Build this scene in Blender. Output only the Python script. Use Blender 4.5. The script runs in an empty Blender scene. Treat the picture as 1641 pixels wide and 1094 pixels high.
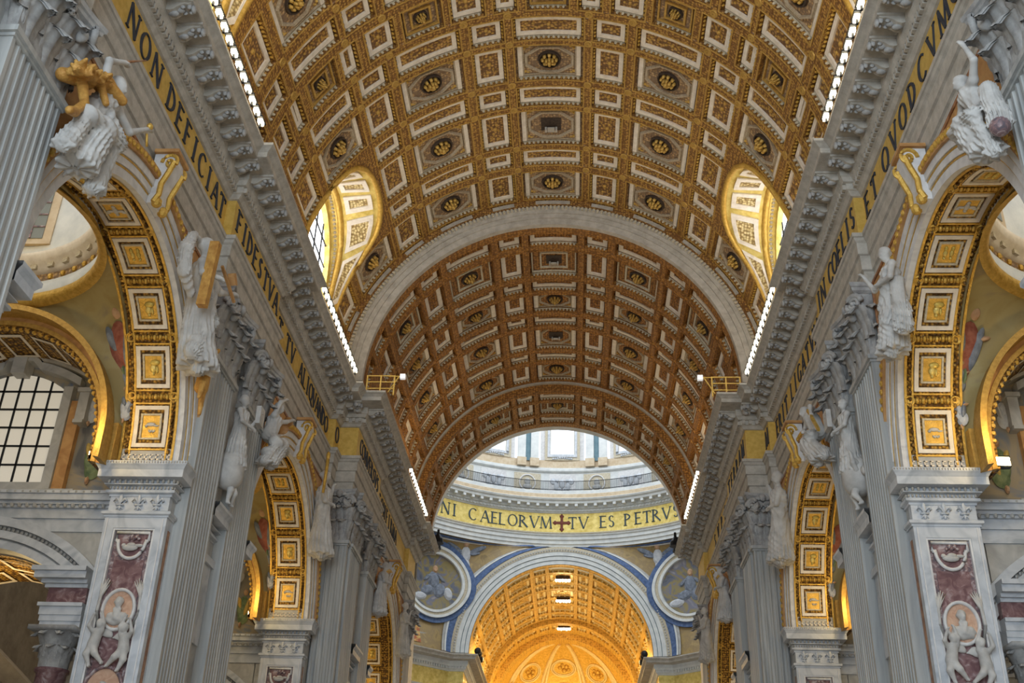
import bpy, math, random
import numpy as np
from mathutils import Matrix, Vector

random.seed(7)
SC = bpy.context.scene
COL = SC.collection

# ------------------------------------------------------------------ camera
yaw, pitch, roll = math.radians(-3.662), math.radians(28.600), math.radians(1.888)
F = Vector((math.sin(yaw)*math.cos(pitch), math.cos(yaw)*math.cos(pitch), math.sin(pitch)))
R0 = Vector((math.cos(yaw), -math.sin(yaw), 0.0))
U0 = R0.cross(F)
RR = R0*math.cos(roll) + U0*math.sin(roll)
UU = -R0*math.sin(roll) + U0*math.cos(roll)
cam_data = bpy.data.cameras.new('camera')
cam = bpy.data.objects.new('camera', cam_data)
COL.objects.link(cam)
M = Matrix((RR, UU, -F)).transposed().to_4x4()
M.translation = Vector((1.404, 0.0, 0.0))
cam.matrix_world = M
cam_data.sensor_width = 36.0
cam_data.sensor_fit = 'HORIZONTAL'
cam_data.lens = 1746.6*36.0/1641.0
cam_data.clip_end = 600.0
SC.camera = cam

# ------------------------------------------------------------------ world, exposure
SC.view_settings.view_transform = 'Standard'
SC.view_settings.look = 'None'
SC.view_settings.gamma = 1.0
SC.view_settings.use_curve_mapping = False
SC.view_settings.exposure = 0.0
SC.cycles.max_bounces = 6
SC.cycles.diffuse_bounces = 4
SC.cycles.glossy_bounces = 2
SC.cycles.transmission_bounces = 2
SC.cycles.sample_clamp_indirect = 4.0
SC.cycles.use_denoising = True
W_ = bpy.data.worlds.new('world')
SC.world = W_
W_.use_nodes = True
W_.node_tree.nodes['Background'].inputs['Color'].default_value = (0.88, 0.94, 1.0, 1)
W_.node_tree.nodes['Background'].inputs['Strength'].default_value = 1.15

def light(name, kind, loc, energy, color, size=1.0, rot=None, spot=None, sizey=None):
    d = bpy.data.lights.new(name, kind)
    d.energy = energy
    d.color = color
    if kind == 'AREA':
        d.size = size
        if sizey:
            d.shape = 'RECTANGLE'
            d.size_y = sizey
    else:
        d.shadow_soft_size = size
    if spot:
        d.spot_size = spot
        d.spot_blend = 0.6
    o = bpy.data.objects.new(name, d)
    COL.objects.link(o)
    o.location = loc
    if rot:
        o.rotation_euler = rot
    return o

# daylight of the open front doors and facade windows behind the camera, and of the nave clerestory
light('facade_daylight', 'AREA', (-7, -16, 14), 12500, (0.72, 0.87, 1.0), 22, (math.radians(90), 0, math.radians(-12)), None, 22)

# ------------------------------------------------------------------ helpers
class MB:
    def __init__(s):
        s.v = []
        s.f = []
    def add(s, vs, fs):
        n = len(s.v)
        s.v += [(float(p[0]), float(p[1]), float(p[2])) for p in vs]
        s.f += [tuple(i+n for i in f) for f in fs]
        return s
    def box(s, x0, x1, y0, y1, z0, z1):
        return s.add([(x0,y0,z0),(x1,y0,z0),(x1,y1,z0),(x0,y1,z0),(x0,y0,z1),(x1,y0,z1),(x1,y1,z1),(x0,y1,z1)],
                     [(0,3,2,1),(4,5,6,7),(0,1,5,4),(1,2,6,5),(2,3,7,6),(3,0,4,7)])
    def surf(s, fn, us, vs):
        pts = [fn(u, v) for u in us for v in vs]
        m = len(vs)
        return s.add(pts, [(i*m+j, (i+1)*m+j, (i+1)*m+j+1, i*m+j+1) for i in range(len(us)-1) for j in range(m-1)])
    def rings(s, rs, closed=True, cap=False):
        m = len(rs[0])
        pts = [p for r in rs for p in r]
        k = m if closed else m-1
        fs = [(i*m+j, i*m+(j+1) % m, (i+1)*m+(j+1) % m, (i+1)*m+j) for i in range(len(rs)-1) for j in range(k)]
        if cap:
            fs.append(tuple(reversed(range(m))))
            fs.append(tuple(range((len(rs)-1)*m, len(rs)*m)))
        return s.add(pts, fs)
    def tube(s, path, r, n=6, cap=True):
        path = [Vector(p) for p in path]
        rs = []
        for i, p in enumerate(path):
            t = (path[min(i+1, len(path)-1)] - path[max(i-1, 0)]).normalized()
            a = Vector((0,0,1)) if abs(t.z) < 0.9 else Vector((1,0,0))
            b = t.cross(a).normalized()
            c = t.cross(b)
            q = r[i] if isinstance(r, (list, tuple)) else r
            rs.append([p + (b*math.cos(2*math.pi*k/n) + c*math.sin(2*math.pi*k/n))*q for k in range(n)])
        return s.rings(rs, True, cap)
    def ball(s, c, rx, ry=None, rz=None, nu=10, nv=6):
        ry = ry or rx
        rz = rz or rx
        rs = []
        for i in range(nv+1):
            a = math.pi*min(max(i/nv, 0.02), 0.98)
            rs.append([(c[0]+rx*math.sin(a)*math.cos(2*math.pi*k/nu), c[1]+ry*math.sin(a)*math.sin(2*math.pi*k/nu), c[2]-rz*math.cos(a)) for k in range(nu)])
        return s.rings(rs, True, True)
    def prism(s, poly, fn0, fn1):
        n = len(poly)
        return s.add([fn0(p) for p in poly] + [fn1(p) for p in poly],
                     [tuple(range(n)), tuple(reversed(range(n, 2*n)))] + [(i, i+n, (i+1) % n + n, (i+1) % n) for i in range(n)])
    def xf(s, mat):
        s.v = [tuple(mat @ Vector(p)) for p in s.v]
        return s
    def join(s, o):
        return s.add(o.v, o.f)
    def mesh(s, name, smooth=False):
        me = bpy.data.meshes.new(name)
        me.from_pydata(s.v, [], s.f)
        if smooth:
            me.polygons.foreach_set('use_smooth', [True]*len(me.polygons))
        me.update()
        return me

def obj(name, geo, mat=None, parent=None, loc=None, rot=None, scale=None, label=None, cat=None, group=None, kind=None, smooth=False, matrix=None):
    if isinstance(geo, MB):
        geo = geo.mesh(name, smooth)
    if mat is not None and len(geo.materials) == 0:
        geo.materials.append(mat)
    o = bpy.data.objects.new(name, geo)
    COL.objects.link(o)
    if parent is not None:
        o.parent = parent
    if matrix is not None:
        o.matrix_local = matrix
    if loc is not None:
        o.location = loc
    if rot is not None:
        o.rotation_euler = rot
    if scale is not None:
        o.scale = scale
    tag(o, label, cat, group, kind)
    return o

def tag(o, label=None, cat=None, group=None, kind=None):
    if label: o['label'] = label
    if cat: o['category'] = cat
    if group: o['group'] = group
    if kind: o['kind'] = kind
    return o

def empty(name, loc=(0,0,0), rot=None, **k):
    o = bpy.data.objects.new(name, None)
    o.empty_display_size = 0.2
    COL.objects.link(o)
    o.location = loc
    if rot: o.rotation_euler = rot
    return tag(o, k.get('label'), k.get('cat'), k.get('group'), k.get('kind'))

def copy_tree(o, parent=None):
    c = o.copy()
    COL.objects.link(c)
    c.parent = parent
    for ch in list(o.children):
        copy_tree(ch, c)
    return c

def lin(a, b, n):
    return [a + (b-a)*i/n for i in range(n+1)]

# ------------------------------------------------------------------ materials
def mat(name, c1, c2=None, scale=1.0, rough=0.6, metal=0.0, bump=0.0, bscale=None, tex='noise', lo=0.35, hi=0.65, c3=None, stretch=None, coord='Object', spec=0.3, detail=6.0):
    m = bpy.data.materials.new(name)
    m.use_nodes = True
    nt = m.node_tree
    b = nt.nodes['Principled BSDF']
    b.inputs['Roughness'].default_value = rough
    b.inputs['Metallic'].default_value = metal
    b.inputs['Specular IOR Level'].default_value = spec
    b.inputs['Base Color'].default_value = (*c1, 1)
    if c2 is None and not bump:
        return m
    tc = nt.nodes.new('ShaderNodeTexCoord')
    mp = nt.nodes.new('ShaderNodeMapping')
    nt.links.new(tc.outputs[coord], mp.inputs['Vector'])
    if stretch:
        mp.inputs['Scale'].default_value = stretch
    if tex == 'noise':
        n = nt.nodes.new('ShaderNodeTexNoise')
        n.inputs['Detail'].default_value = detail
        n.inputs['Roughness'].default_value = 0.62
        out = n.outputs['Fac']
    elif tex == 'vein':
        n = nt.nodes.new('ShaderNodeTexNoise')
        n.inputs['Detail'].default_value = detail
        n.inputs['Distortion'].default_value = 1.6
        out = n.outputs['Fac']
    elif tex == 'vor':
        n = nt.nodes.new('ShaderNodeTexVoronoi')
        n.feature = 'SMOOTH_F1'
        out = n.outputs['Distance']
    elif tex == 'orn':
        n = nt.nodes.new('ShaderNodeTexVoronoi')
        n.feature = 'F1'
        n.inputs['Randomness'].default_value = 0.55
        out = n.outputs['Distance']
    n.inputs['Scale'].default_value = scale
    nt.links.new(mp.outputs[0], n.inputs['Vector'])
    if c2 is not None:
        r = nt.nodes.new('ShaderNodeValToRGB')
        r.color_ramp.elements[0].position = lo
        r.color_ramp.elements[0].color = (*c1, 1)
        r.color_ramp.elements[1].position = hi
        r.color_ramp.elements[1].color = (*c2, 1)
        if c3 is not None:
            e = r.color_ramp.elements.new((lo+hi)/2)
            e.color = (*c3, 1)
        nt.links.new(out, r.inputs['Fac'])
        nt.links.new(r.outputs['Color'], b.inputs['Base Color'])
    if bump:
        bp = nt.nodes.new('ShaderNodeBump')
        bp.inputs['Strength'].default_value = bump
        bp.inputs['Distance'].default_value = 0.12
        if bscale:
            n2 = nt.nodes.new('ShaderNodeTexNoise')
            n2.inputs['Scale'].default_value = bscale
            n2.inputs['Detail'].default_value = 4
            nt.links.new(mp.outputs[0], n2.inputs['Vector'])
            nt.links.new(n2.outputs['Fac'], bp.inputs['Height'])
        else:
            nt.links.new(out, bp.inputs['Height'])
        nt.links.new(bp.outputs['Normal'], b.inputs['Normal'])
    return m

def emis(name, col, st, base=(0.8,0.8,0.8)):
    m = bpy.data.materials.new(name)
    m.use_nodes = True
    b = m.node_tree.nodes['Principled BSDF']
    b.inputs['Base Color'].default_value = (*base, 1)
    b.inputs['Emission Color'].default_value = (*col, 1)
    b.inputs['Emission Strength'].default_value = st
    return m

DARKST = mat('dark_stone', (0.13,0.11,0.085), (0.20,0.175,0.14), 1.5, 0.7)
GREY = mat('grey_marble', (0.33,0.325,0.315), (0.49,0.485,0.465), 1.1, 0.45, tex='vein', lo=0.3, hi=0.7)
PALE = mat('pale_marble', (0.38,0.41,0.45), (0.58,0.60,0.63), 0.9, 0.4, tex='vein', lo=0.3, hi=0.6)
SHAFT = mat('pilaster_marble', (0.30,0.31,0.31), (0.50,0.50,0.48), 1.0, 0.45, tex='vein', stretch=(1.6,1.6,0.12), lo=0.32, hi=0.68)
STONE = mat('grey_stucco', (0.36,0.33,0.285), (0.50,0.465,0.41), 2.2, 0.8, tex='noise', bump=0.15)
CAPST = mat('capital_stone', (0.24,0.235,0.23), (0.45,0.445,0.435), 2.0, 0.7, tex='noise')
STAT = mat('statue_marble', (0.42,0.405,0.385), (0.58,0.565,0.54), 1.6, 0.6, tex='noise')
WHITE = mat('white_stucco', (0.68,0.60,0.50), (0.82,0.75,0.65), 3.0, 0.65, tex='noise')
WHITEM = mat('white_marble_band', (0.58,0.57,0.57), (0.72,0.71,0.70), 1.5, 0.5, tex='vein')
GOLD = mat('gold_leaf', (0.52,0.31,0.055), (0.72,0.46,0.11), 5.0, 0.42, 0.45, tex='noise', bump=0.25, bscale=14)
GOLDF = mat('gold_frieze', (0.56,0.36,0.075), (0.70,0.48,0.13), 3.0, 0.5, 0.25, tex='noise', bump=0.10, bscale=20)
GOLDM = mat('gold_mosaic', (0.60,0.44,0.10), (0.85,0.68,0.24), 2.0, 0.4, 0.3, tex='noise', bump=0.2, bscale=10)
GILT = mat('dull_gilding', (0.40,0.235,0.055), (0.56,0.35,0.09), 6.0, 0.5, 0.3, tex='noise', bump=0.2, bscale=16)
GILTR = mat('rosette_gilding', (0.46,0.28,0.06), (0.66,0.43,0.12), 6.0, 0.45, 0.35, tex='noise', bump=0.3, bscale=16)
ORN = mat('gold_ornament', (0.62,0.37,0.07), (0.10,0.05,0.014), 7.0, 0.5, 0.25, tex='orn', lo=0.18, hi=0.62, bump=0.9, c3=(0.34,0.18,0.035))
ORNV = mat('vault_ornament', (0.70,0.45,0.14), (0.18,0.095,0.04), 5.5, 0.55, 0.15, tex='orn', lo=0.15, hi=0.62, bump=0.9, c3=(0.48,0.275,0.09))
RIBM = mat('vault_rib', (0.58,0.345,0.085), (0.20,0.095,0.03), 6.5, 0.55, 0.15, tex='orn', lo=0.15, hi=0.6, bump=0.8, c3=(0.40,0.215,0.055))
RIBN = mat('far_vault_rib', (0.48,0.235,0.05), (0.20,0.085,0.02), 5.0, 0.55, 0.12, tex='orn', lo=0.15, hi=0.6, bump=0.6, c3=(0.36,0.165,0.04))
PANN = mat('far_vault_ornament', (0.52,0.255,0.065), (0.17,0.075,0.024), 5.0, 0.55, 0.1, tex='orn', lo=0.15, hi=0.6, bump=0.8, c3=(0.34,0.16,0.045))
LUNP = mat('lunette_ornament', (0.78,0.66,0.38), (0.30,0.20,0.08), 6.0, 0.55, 0.1, tex='orn', lo=0.2, hi=0.65, bump=0.6, c3=(0.62,0.48,0.22))
OCTM = mat('octagon_stucco', (0.32,0.255,0.175), (0.47,0.39,0.28), 9.0, 0.65, tex='noise')
MAUVE = mat('mauve_ornament', (0.52,0.38,0.22), (0.22,0.145,0.09), 6.0, 0.65, 0.0, tex='orn', lo=0.15, hi=0.6, bump=0.7, c3=(0.44,0.28,0.13))
CREAM = mat('cream_moulding', (0.42,0.36,0.25), (0.62,0.56,0.44), 9.0, 0.65, tex='noise')
BRONZE_SHADE = mat('bronze_recess_shade', (0.03,0.022,0.018), (0.07,0.045,0.03), 8.0, 0.6, tex='noise')  # near-black: painted shade in rosette recesses, also vents and lamp bodies
OCHRE = mat('ochre_marble', (0.40,0.20,0.07), (0.55,0.31,0.12), 1.4, 0.5, tex='vein')
REDM = mat('red_marble', (0.15,0.075,0.08), (0.47,0.39,0.39), 2.6, 0.35, tex='vein', lo=0.38, hi=0.74, c3=(0.25,0.145,0.145))
BREC = mat('breccia_marble', (0.12,0.10,0.12), (0.50,0.46,0.46), 4.5, 0.4, tex='vein', lo=0.35, hi=0.7, c3=(0.25,0.15,0.15))
BROWNM = mat('brown_inlay', (0.20,0.085,0.04), (0.42,0.21,0.10), 2.0, 0.4, tex='vein')
OCHRL = mat('pale_ochre_stucco', (0.52,0.40,0.26), (0.64,0.53,0.38), 2.0, 0.6, tex='noise')
PINK = mat('peach_marble', (0.52,0.30,0.20), (0.66,0.44,0.31), 3.0, 0.5, tex='vein')
INK = mat('letter_enamel', (0.03,0.035,0.05), rough=0.5)
INKD = mat('letter_blue_enamel', (0.04,0.07,0.09), rough=0.5)
CROSSM = mat('cross_red_enamel', (0.16,0.035,0.02), rough=0.5)
FLOORM = mat('floor_marble', (0.50,0.44,0.36), (0.64,0.57,0.48), 0.4, 0.35, tex='vein')
DOMEW = mat('dome_stucco', (0.56,0.58,0.58), (0.70,0.71,0.69), 1.2, 0.6, tex='noise')
DOMEB = mat('dome_blue_strip', (0.10,0.18,0.22), (0.15,0.25,0.29), 1.0, 0.5, tex='noise')
BLUE = mat('blue_mosaic', (0.05,0.09,0.20), (0.11,0.17,0.32), 3.0, 0.5, tex='noise')
IRON = mat('dark_iron', (0.02,0.022,0.025), rough=0.5, metal=0.4)
LEDM = emis('lamp_glow', (1.0,0.88,0.62), 14.0)
GLASS = emis('daylit_glass', (0.92,0.95,1.0), 4.0)
GLASSD = emis('dome_window_glass', (0.62,0.80,1.0), 2.2)
GLASSW = emis('warm_window_glass', (1.0,0.88,0.66), 0.34, (0.5,0.5,0.5))
BULB = emis('bulb_glow', (1.0,0.85,0.5), 30.0)
APSE = mat('apse_gold', (0.62,0.36,0.05), (0.85,0.55,0.13), 3.5, 0.45, 0.35, tex='noise', bump=0.6, bscale=5)
CHOIR = mat('choir_gold', (0.36,0.19,0.03), (0.72,0.44,0.09), 3.0, 0.5, 0.25, tex='orn', lo=0.1, hi=0.6, bump=0.5)
CHFR = mat('choir_frame', (0.74,0.58,0.28), (0.85,0.70,0.38), 3.0, 0.5, 0.2, tex='noise')
# ------------------------------------------------------------------ vaults
D2R = math.pi/180.0
MESH = {}
def cached(key, fn):
    if key not in MESH:
        MESH[key] = fn()
    return MESH[key]

def cpt(a, y, r):
    return (r*math.sin(a), y, r*math.cos(a))

def cbox(mb, a0, a1, y0, y1, r0, r1, step=3.2):
    n = max(1, int(math.ceil(abs(a1-a0)/(step*D2R))))
    rs = []
    for a in lin(a0, a1, n):
        rs.append([cpt(a,y0,r0), cpt(a,y1,r0), cpt(a,y1,r1), cpt(a,y0,r1)])
    mb.rings(rs, True, True)

def m_panel(r, ha, hy):
    mb = MB()
    cbox(mb, -ha, ha, -hy, hy, r, r+0.1)
    return mb.mesh('coffer')

def m_frame(r, ha, hy, w, t, sides_only=False):
    mb = MB()
    wa = w/r
    cbox(mb, -ha, -ha+wa, -hy, hy, r-t, r)
    cbox(mb, ha-wa, ha, -hy, hy, r-t, r)
    if not sides_only:
        cbox(mb, -ha+wa, ha-wa, -hy, -hy+w, r-t, r)
        cbox(mb, -ha+wa, ha-wa, hy-w, hy, r-t, r)
    return mb.mesh('frame')

def m_eggs(r, ha, hy, pitch, er):
    mb = MB()
    n = max(3, int(2*ha*r/pitch))
    for k in range(n):
        a = -ha + (k+0.5)*2*ha/n
        c = cpt(a, hy, r)
        mb.ball(c, er, er*0.8, er*1.3, 6, 4)
    cbox(mb, -ha, ha, hy-0.03, hy+0.05, r+er*1.0, r+er*1.0+0.05)
    return mb.mesh('egg_moulding')

def m_side_eggs(r, ha, hy, pitch, er):
    mb = MB()
    n = max(3, int(2*hy/pitch))
    for sgn in (-1, 1):
        for k in range(n):
            c = cpt(sgn*ha, -hy + (k+0.5)*2*hy/n, r)
            mb.ball(c, er*0.8, er, er*1.2, 6, 4)
    return mb.mesh('bead_moulding')

def m_panel_relief(r, ha, hy, w):
    mb = MB()
    A, B = ha*r-w, hy-w
    along_x = A >= B
    Lg, Sh = (A, B) if along_x else (B, A)
    put = lambda l, s, rl, rs, h: mb.ball(cpt((l if along_x else s)/r, s if along_x else l, r), rl if along_x else rs, rs if along_x else rl, h, 7, 4)
    put(0, 0, Sh*0.30, Sh*0.30, 0.12)
    n = max(1, int((Lg/Sh-0.3)/0.9)) if Lg/Sh > 1.25 else 0
    for q in (-1, 1):
        if n == 0:
            put(q*Lg*0.62, 0, Sh*0.16, Sh*0.24, 0.07); put(0, q*Sh*0.62, Sh*0.24, Sh*0.16, 0.07)
            for p in (-1, 1): put(q*Lg*0.55, p*Sh*0.55, Sh*0.17, Sh*0.17, 0.07)
        for k in range(n):
            l = q*(Lg*(k+0.75)/(n+0.25))
            put(l, 0.22*Sh*(1 if k % 2 else -1)*q, Sh*0.26, Sh*0.20, 0.08)
            put(l-q*Sh*0.34, -0.40*Sh*(1 if k % 2 else -1)*q, Sh*0.30, Sh*0.11, 0.06)
            put(l+q*Sh*0.10, 0.66*Sh*(-1 if k % 2 else 1)*q, Sh*0.22, Sh*0.10, 0.06)
    return mb.mesh('panel_relief', True)

def m_corner_relief(r, ha, hy, w):
    mb = MB()
    A, B = ha*r-w, hy*0.93
    for p in (-1, 1):
        for q in (-1, 1):
            mb.ball(cpt(p*(A*0.90)/r, q*B*0.82, r), A*0.07, B*0.10, 0.09, 6, 4)
            mb.ball(cpt(p*(A*0.80)/r, q*B*0.90, r), A*0.08, B*0.05, 0.07, 6, 4)
    return mb.mesh('corner_relief', True)

def m_octring(r, ra, ry, t):
    mb = MB()
    rs = []
    for (k, dr) in ((1.0, 0.0), (0.97, -t), (0.89, -t), (0.86, 0.0)):
        ring = []
        for i in range(8):
            th = math.pi/8 + i*math.pi/4
            ring.append(cpt(ra*k*math.cos(th)*1.08/r, ry*k*math.sin(th)*1.08, r+dr-0.01))
        rs.append(ring)
    mb.rings(rs, True)
    return mb.mesh('octagon_moulding')

def m_rosette(r0, rad, drop):
    mb = MB()
    for ring, (rr, n, z, pr) in enumerate(((0.76, 8, 0.15, 0.235), (0.40, 6, 0.42, 0.20))):
        for k in range(n):
            th = 2*math.pi*(k+0.5*ring)/n
            cx_, cy_ = rr*rad*math.cos(th), rr*rad*math.sin(th)
            mb.ball((cx_, cy_, r0-z*drop), pr*rad, pr*rad, 0.32*drop, 7, 4)
    mb.ball((0, 0, r0-0.55*drop), 0.26*rad, 0.26*rad, 0.45*drop, 8, 5)
    return mb.mesh('rosette', True)

def m_disc(r0, rad, n=16):
    mb = MB()
    ring = lambda k, z: [(k*rad*math.cos(2*math.pi*i/n), k*rad*math.sin(2*math.pi*i/n), z) for i in range(n)]
    mb.rings([ring(1.22, r0), ring(1.16, r0-0.16), ring(1.04, r0-0.16), ring(1.0, r0-0.02)])
    mb.rings([ring(0.98, r0-0.03), ring(0.02, r0-0.02)])
    return mb.mesh('rosette_shade_rim')

def m_vent(r0, rad):
    mb = MB()
    mb.box(-rad, rad, -rad*0.95, rad*0.95, r0-0.06, r0)
    return mb.mesh('ceiling_vent')

def m_slats(r0, rad):
    mb = MB()
    for k in range(4):
        y = rad*0.05 + k*rad*0.26
        mb.box(-rad*0.36, rad*0.36, y, y+0.10, r0-0.34+0.05*k, r0-0.26+0.05*k)
    mb.box(-rad*0.62, -rad*0.42, rad*0.3, rad*0.8, r0-0.3, r0-0.1)
    mb.box(rad*0.42, rad*0.62, rad*0.3, rad*0.8, r0-0.3, r0-0.1)
    return mb.mesh('louvre')

def m_ribboss(R):
    mb = MB()
    n = 12
    ring = lambda k, z: [(k*math.cos(2*math.pi*i/n), k*math.sin(2*math.pi*i/n), z) for i in range(n)]
    mb.rings([ring(0.24, R+0.03), ring(0.23, R-0.07), ring(0.16, R-0.07), ring(0.14, R-0.01), ring(0.02, R-0.08)])
    return mb.mesh('rib_boss', True)

def coffer(ceil, typ, R, depth, zc, ac, yc, ha, hy, mt):
    """one coffer at angle ac (rad), centred yc; ha half angle, hy half length of its white frame"""
    rp = R + depth
    k = (typ, round(R,2), round(depth,2), round(ha,4), round(hy,3), mt['key'])
    loc, rot = (0, yc, zc), (0, ac, 0)
    pm = mt['mauve'] if typ in ('oct', 'ros') else mt['panel']
    p = obj('coffer', cached(k+('p',), lambda: m_panel(rp, ha+0.16/rp, hy+0.16)), pm, ceil, loc, rot)
    w = mt['w']
    if typ == 'rect':
        obj('white_frame', cached(k+('f',), lambda: m_frame(rp, ha, hy, w, 0.10)), mt['frame'], p)
        obj('panel_relief', cached(k+('pr',), lambda: m_panel_relief(rp, ha, hy, w)), mt['rim'], p)
    elif typ == 'oct':
        obj('corner_relief', cached(k+('cr',), lambda: m_corner_relief(rp, ha, hy, w)), mt['rosette'], p)
        obj('white_frame', cached(k+('f',), lambda: m_frame(rp, ha, hy, w, 0.10, True)), mt['frame'], p)
        obj('edge_moulding', cached(k+('e',), lambda: m_frame(rp, ha-w/rp, hy, 0.09, 0.07)), OCTM, p)
        obj('octagon_moulding', cached(k+('o',), lambda: m_octring(rp, (ha*rp-w)*0.92, hy*0.86, 0.13)), OCTM, p)
    else:
        obj('edge_moulding', cached(k+('e',), lambda: m_frame(rp, ha, hy, 0.10, 0.12)), mt['rose_edge'], p)
        obj('inner_moulding', cached(k+('i',), lambda: m_frame(rp, ha*0.62, hy*0.66, 0.12, 0.12)), mt['rose_edge'], p)
    if typ in ('oct', 'ros'):
        rad = min(hy*0.46, ha*rp*0.34)
        if typ == 'oct' and mt.get('vent') and abs(ac) < 0.01 and mt['vent'](yc):
            v = obj('ceiling_vent', cached(k+('v',), lambda: m_vent(rp, rad)), BRONZE_SHADE, p)
            obj('louvre', cached(k+('l',), lambda: m_slats(rp, rad)), STONE, p)
        elif typ == 'ros' and mt.get('vent') and abs(ac) < 0.01:
            v = obj('ceiling_vent', cached(k+('v',), lambda: m_vent(rp, rad)), BRONZE_SHADE, p)
            obj('louvre', cached(k+('l',), lambda: m_slats(rp, rad)), STONE, p)
        else:
            obj('rosette_shade_rim', cached(k+('d',), lambda: m_disc(rp, rad)), BRONZE_SHADE, p)  # dark colour stands in for the shade of the recess behind the rosette
            obj('rosette', cached(k+('r',), lambda: m_rosette(rp, rad*0.90, 0.60)), mt['rosette'], p)
    obj('gilt_rim', cached(k+('h',), lambda: m_frame(R+0.03, ha+0.25/R, hy+0.25, 0.075, 0.06)), mt['rim'], p)
    obj('egg_moulding', cached(k+('g',), lambda: m_eggs(R+depth*0.42, ha, hy+0.10, mt['pitch'], mt['egg'])), mt['cream'], p)
    if typ == 'rect' and mt.get('beads'):
        obj('bead_moulding', cached(k+('b',), lambda: m_side_eggs(R+depth*0.5, ha+0.10/rp, hy, mt['pitch'], mt['egg'])), mt['gold'], p)
    return p

def vault(name, R, depth, zc, y0, y1, bands, mt, lun=(), amax=90.0, **kw):
    """bands: (ya, yb, [(a0,a1,type)...]) frames in degrees for positive side (a0<0 => centred)"""
    mb = MB()
    mg = 0.16
    mga = mg/(R+depth)/D2R
    def rect(a0, a1, ya, yb):
        if a1-a0 < 1e-6 or yb-ya < 1e-6: return
        n = max(1, int(math.ceil((a1-a0)/3.0)))
        mb.surf(lambda a, y: (R*math.sin(a*D2R), y, zc+R*math.cos(a*D2R)), lin(a0, a1, n), [ya, yb])
    def clear(ya, yb, spans):
        # spans = openings (in degrees) sorted; fill complement
        lim = amax
        for (l0, l1, la) in lun:
            if ya >= l0-1e-6 and yb <= l1+1e-6: lim = la
        cur = -lim
        for s0, s1 in sorted(spans):
            rect(cur, s0, ya, yb)
            cur = s1
        rect(cur, lim, ya, yb)
    ceil = None
    todo = []
    cuts = sorted(set([y0, y1] + [c for l in lun for c in l[:2]]))
    ys = y0
    def gap(ya, yb):
        pts = [ya] + [c for c in cuts if ya < c < yb] + [yb]
        for p, q in zip(pts[:-1], pts[1:]):
            clear(p, q, [])
    for (ya, yb, cols) in bands:
        oa, ob = ya-mg, yb+mg
        gap(ys, oa)
        spans = []
        lim = amax
        for (l0, l1, la) in lun:
            if oa >= l0-1e-6 and ob <= l1+1e-6: lim = la
        for (a0, a1, typ) in cols:
            if a1+mga > lim: continue
            for sg in ((1,) if a0 < 0 else (1, -1)):
                s0, s1 = (a0, a1) if sg > 0 else (-a1, -a0)
                spans.append((s0-mga, s1+mga))
                todo.append((typ, (s0+s1)/2*D2R, (ya+yb)/2, (s1-s0)/2*D2R, (yb-ya)/2))
        clear(oa, ob, spans)
        for s0, s1 in spans:
            n = max(1, int(math.ceil((s1-s0)/3.0)))
            for yy in (oa, ob):
                mb.surf(lambda a, r: (r*math.sin(a*D2R), yy, zc+r*math.cos(a*D2R)), lin(s0, s1, n), [R, R+depth])
            for aa in (s0, s1):
                mb.surf(lambda y, r: (r*math.sin(aa*D2R), y, zc+r*math.cos(aa*D2R)), [oa, ob], [R, R+depth])
        ys = ob
    gap(ys, y1)
    ceil = obj(name, mb, mt['rib'], **kw)
    if mt.get('boss'):
        for (b0, b1) in zip(bands[:-1], bands[1:]):
            ym = (b0[1]+b1[0])/2
            if b1[0]-b0[1] > 1.6: continue
            for aa in (9.4, 19.75, 38.65, 48.9, 66.2):
                for sg_ in (1, -1):
                    if any(l0 < ym < l1 and aa > la-1 for l0, l1, la in lun): continue
                    obj('rib_boss', cached(('rb', round(R,2)), lambda: m_ribboss(R)), mt['rim'], ceil, (0, ym, zc), (0, sg_*aa*D2R, 0))
    for (typ, ac, yc, ha, hy) in todo:
        coffer(ceil, typ, R, depth, zc, ac, yc, ha, hy, mt)
    return ceil

ZV = 30.45
RW, DW = 13.5, 0.30
big = [(-7.55, 7.55), (21.7, 36.7), (50.5, 64.1), (79.0, 89.0)]
sml = [(11.2, 17.8), (40.6, 47.3), (68.4, 75.2)]
def row_rect(ya, yb):
    return (ya, yb, [(a, b, 'rect') for a, b in big+sml])
def row_oct(ya, yb):
    return (ya, yb, [(a, b, 'oct') for a, b in big[:3]] + [(a, b, 'rect') for a, b in sml])
def row_rib(ya, yb):
    return (ya, yb, [(-4.1, 4.1, 'ros'), (7.7, 11.7, 'rect'), (15.2, 21.7, 'rect'), (25.0, 33.3, 'ros'), (36.8, 43.0, 'rect'), (46.9, 50.3, 'rect'), (53.2, 61.2, 'ros'), (65.2, 67.6, 'rect'), (71.0, 76.0, 'rect')])
bands = [row_rect(26.2, 27.4), row_oct(28.3, 31.0), row_rect(31.9, 33.2), row_oct(35.0, 37.7), row_rect(38.8, 40.1), row_rib(41.1, 42.85), row_rect(43.75, 45.1),
         row_oct(45.9, 48.35), row_rect(49.3, 50.6), row_oct(51.4, 54.25), row_rect(55.15, 56.35), row_oct(57.4, 60.0)]
mt_w = dict(key='w', panel=ORNV, mauve=MAUVE, frame=WHITE, cream=CREAM, gold=GOLD, rosette=GILTR, rim=GILT, rose_edge=GILT, rib=RIBM, w=0.25, pitch=0.27, egg=0.085, beads=True, boss=True, vent=lambda y: 51 < y < 55)
LUN_A = 48.2
ceil_w = vault('ceiling', RW, DW, ZV, 10.0, 61.2, bands, mt_w, lun=((25.35, 33.9, LUN_A), (48.6, 57.15, LUN_A)),
               kind='structure', label='wide coffered gold barrel vault over the near nave', cat='ceiling')

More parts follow.
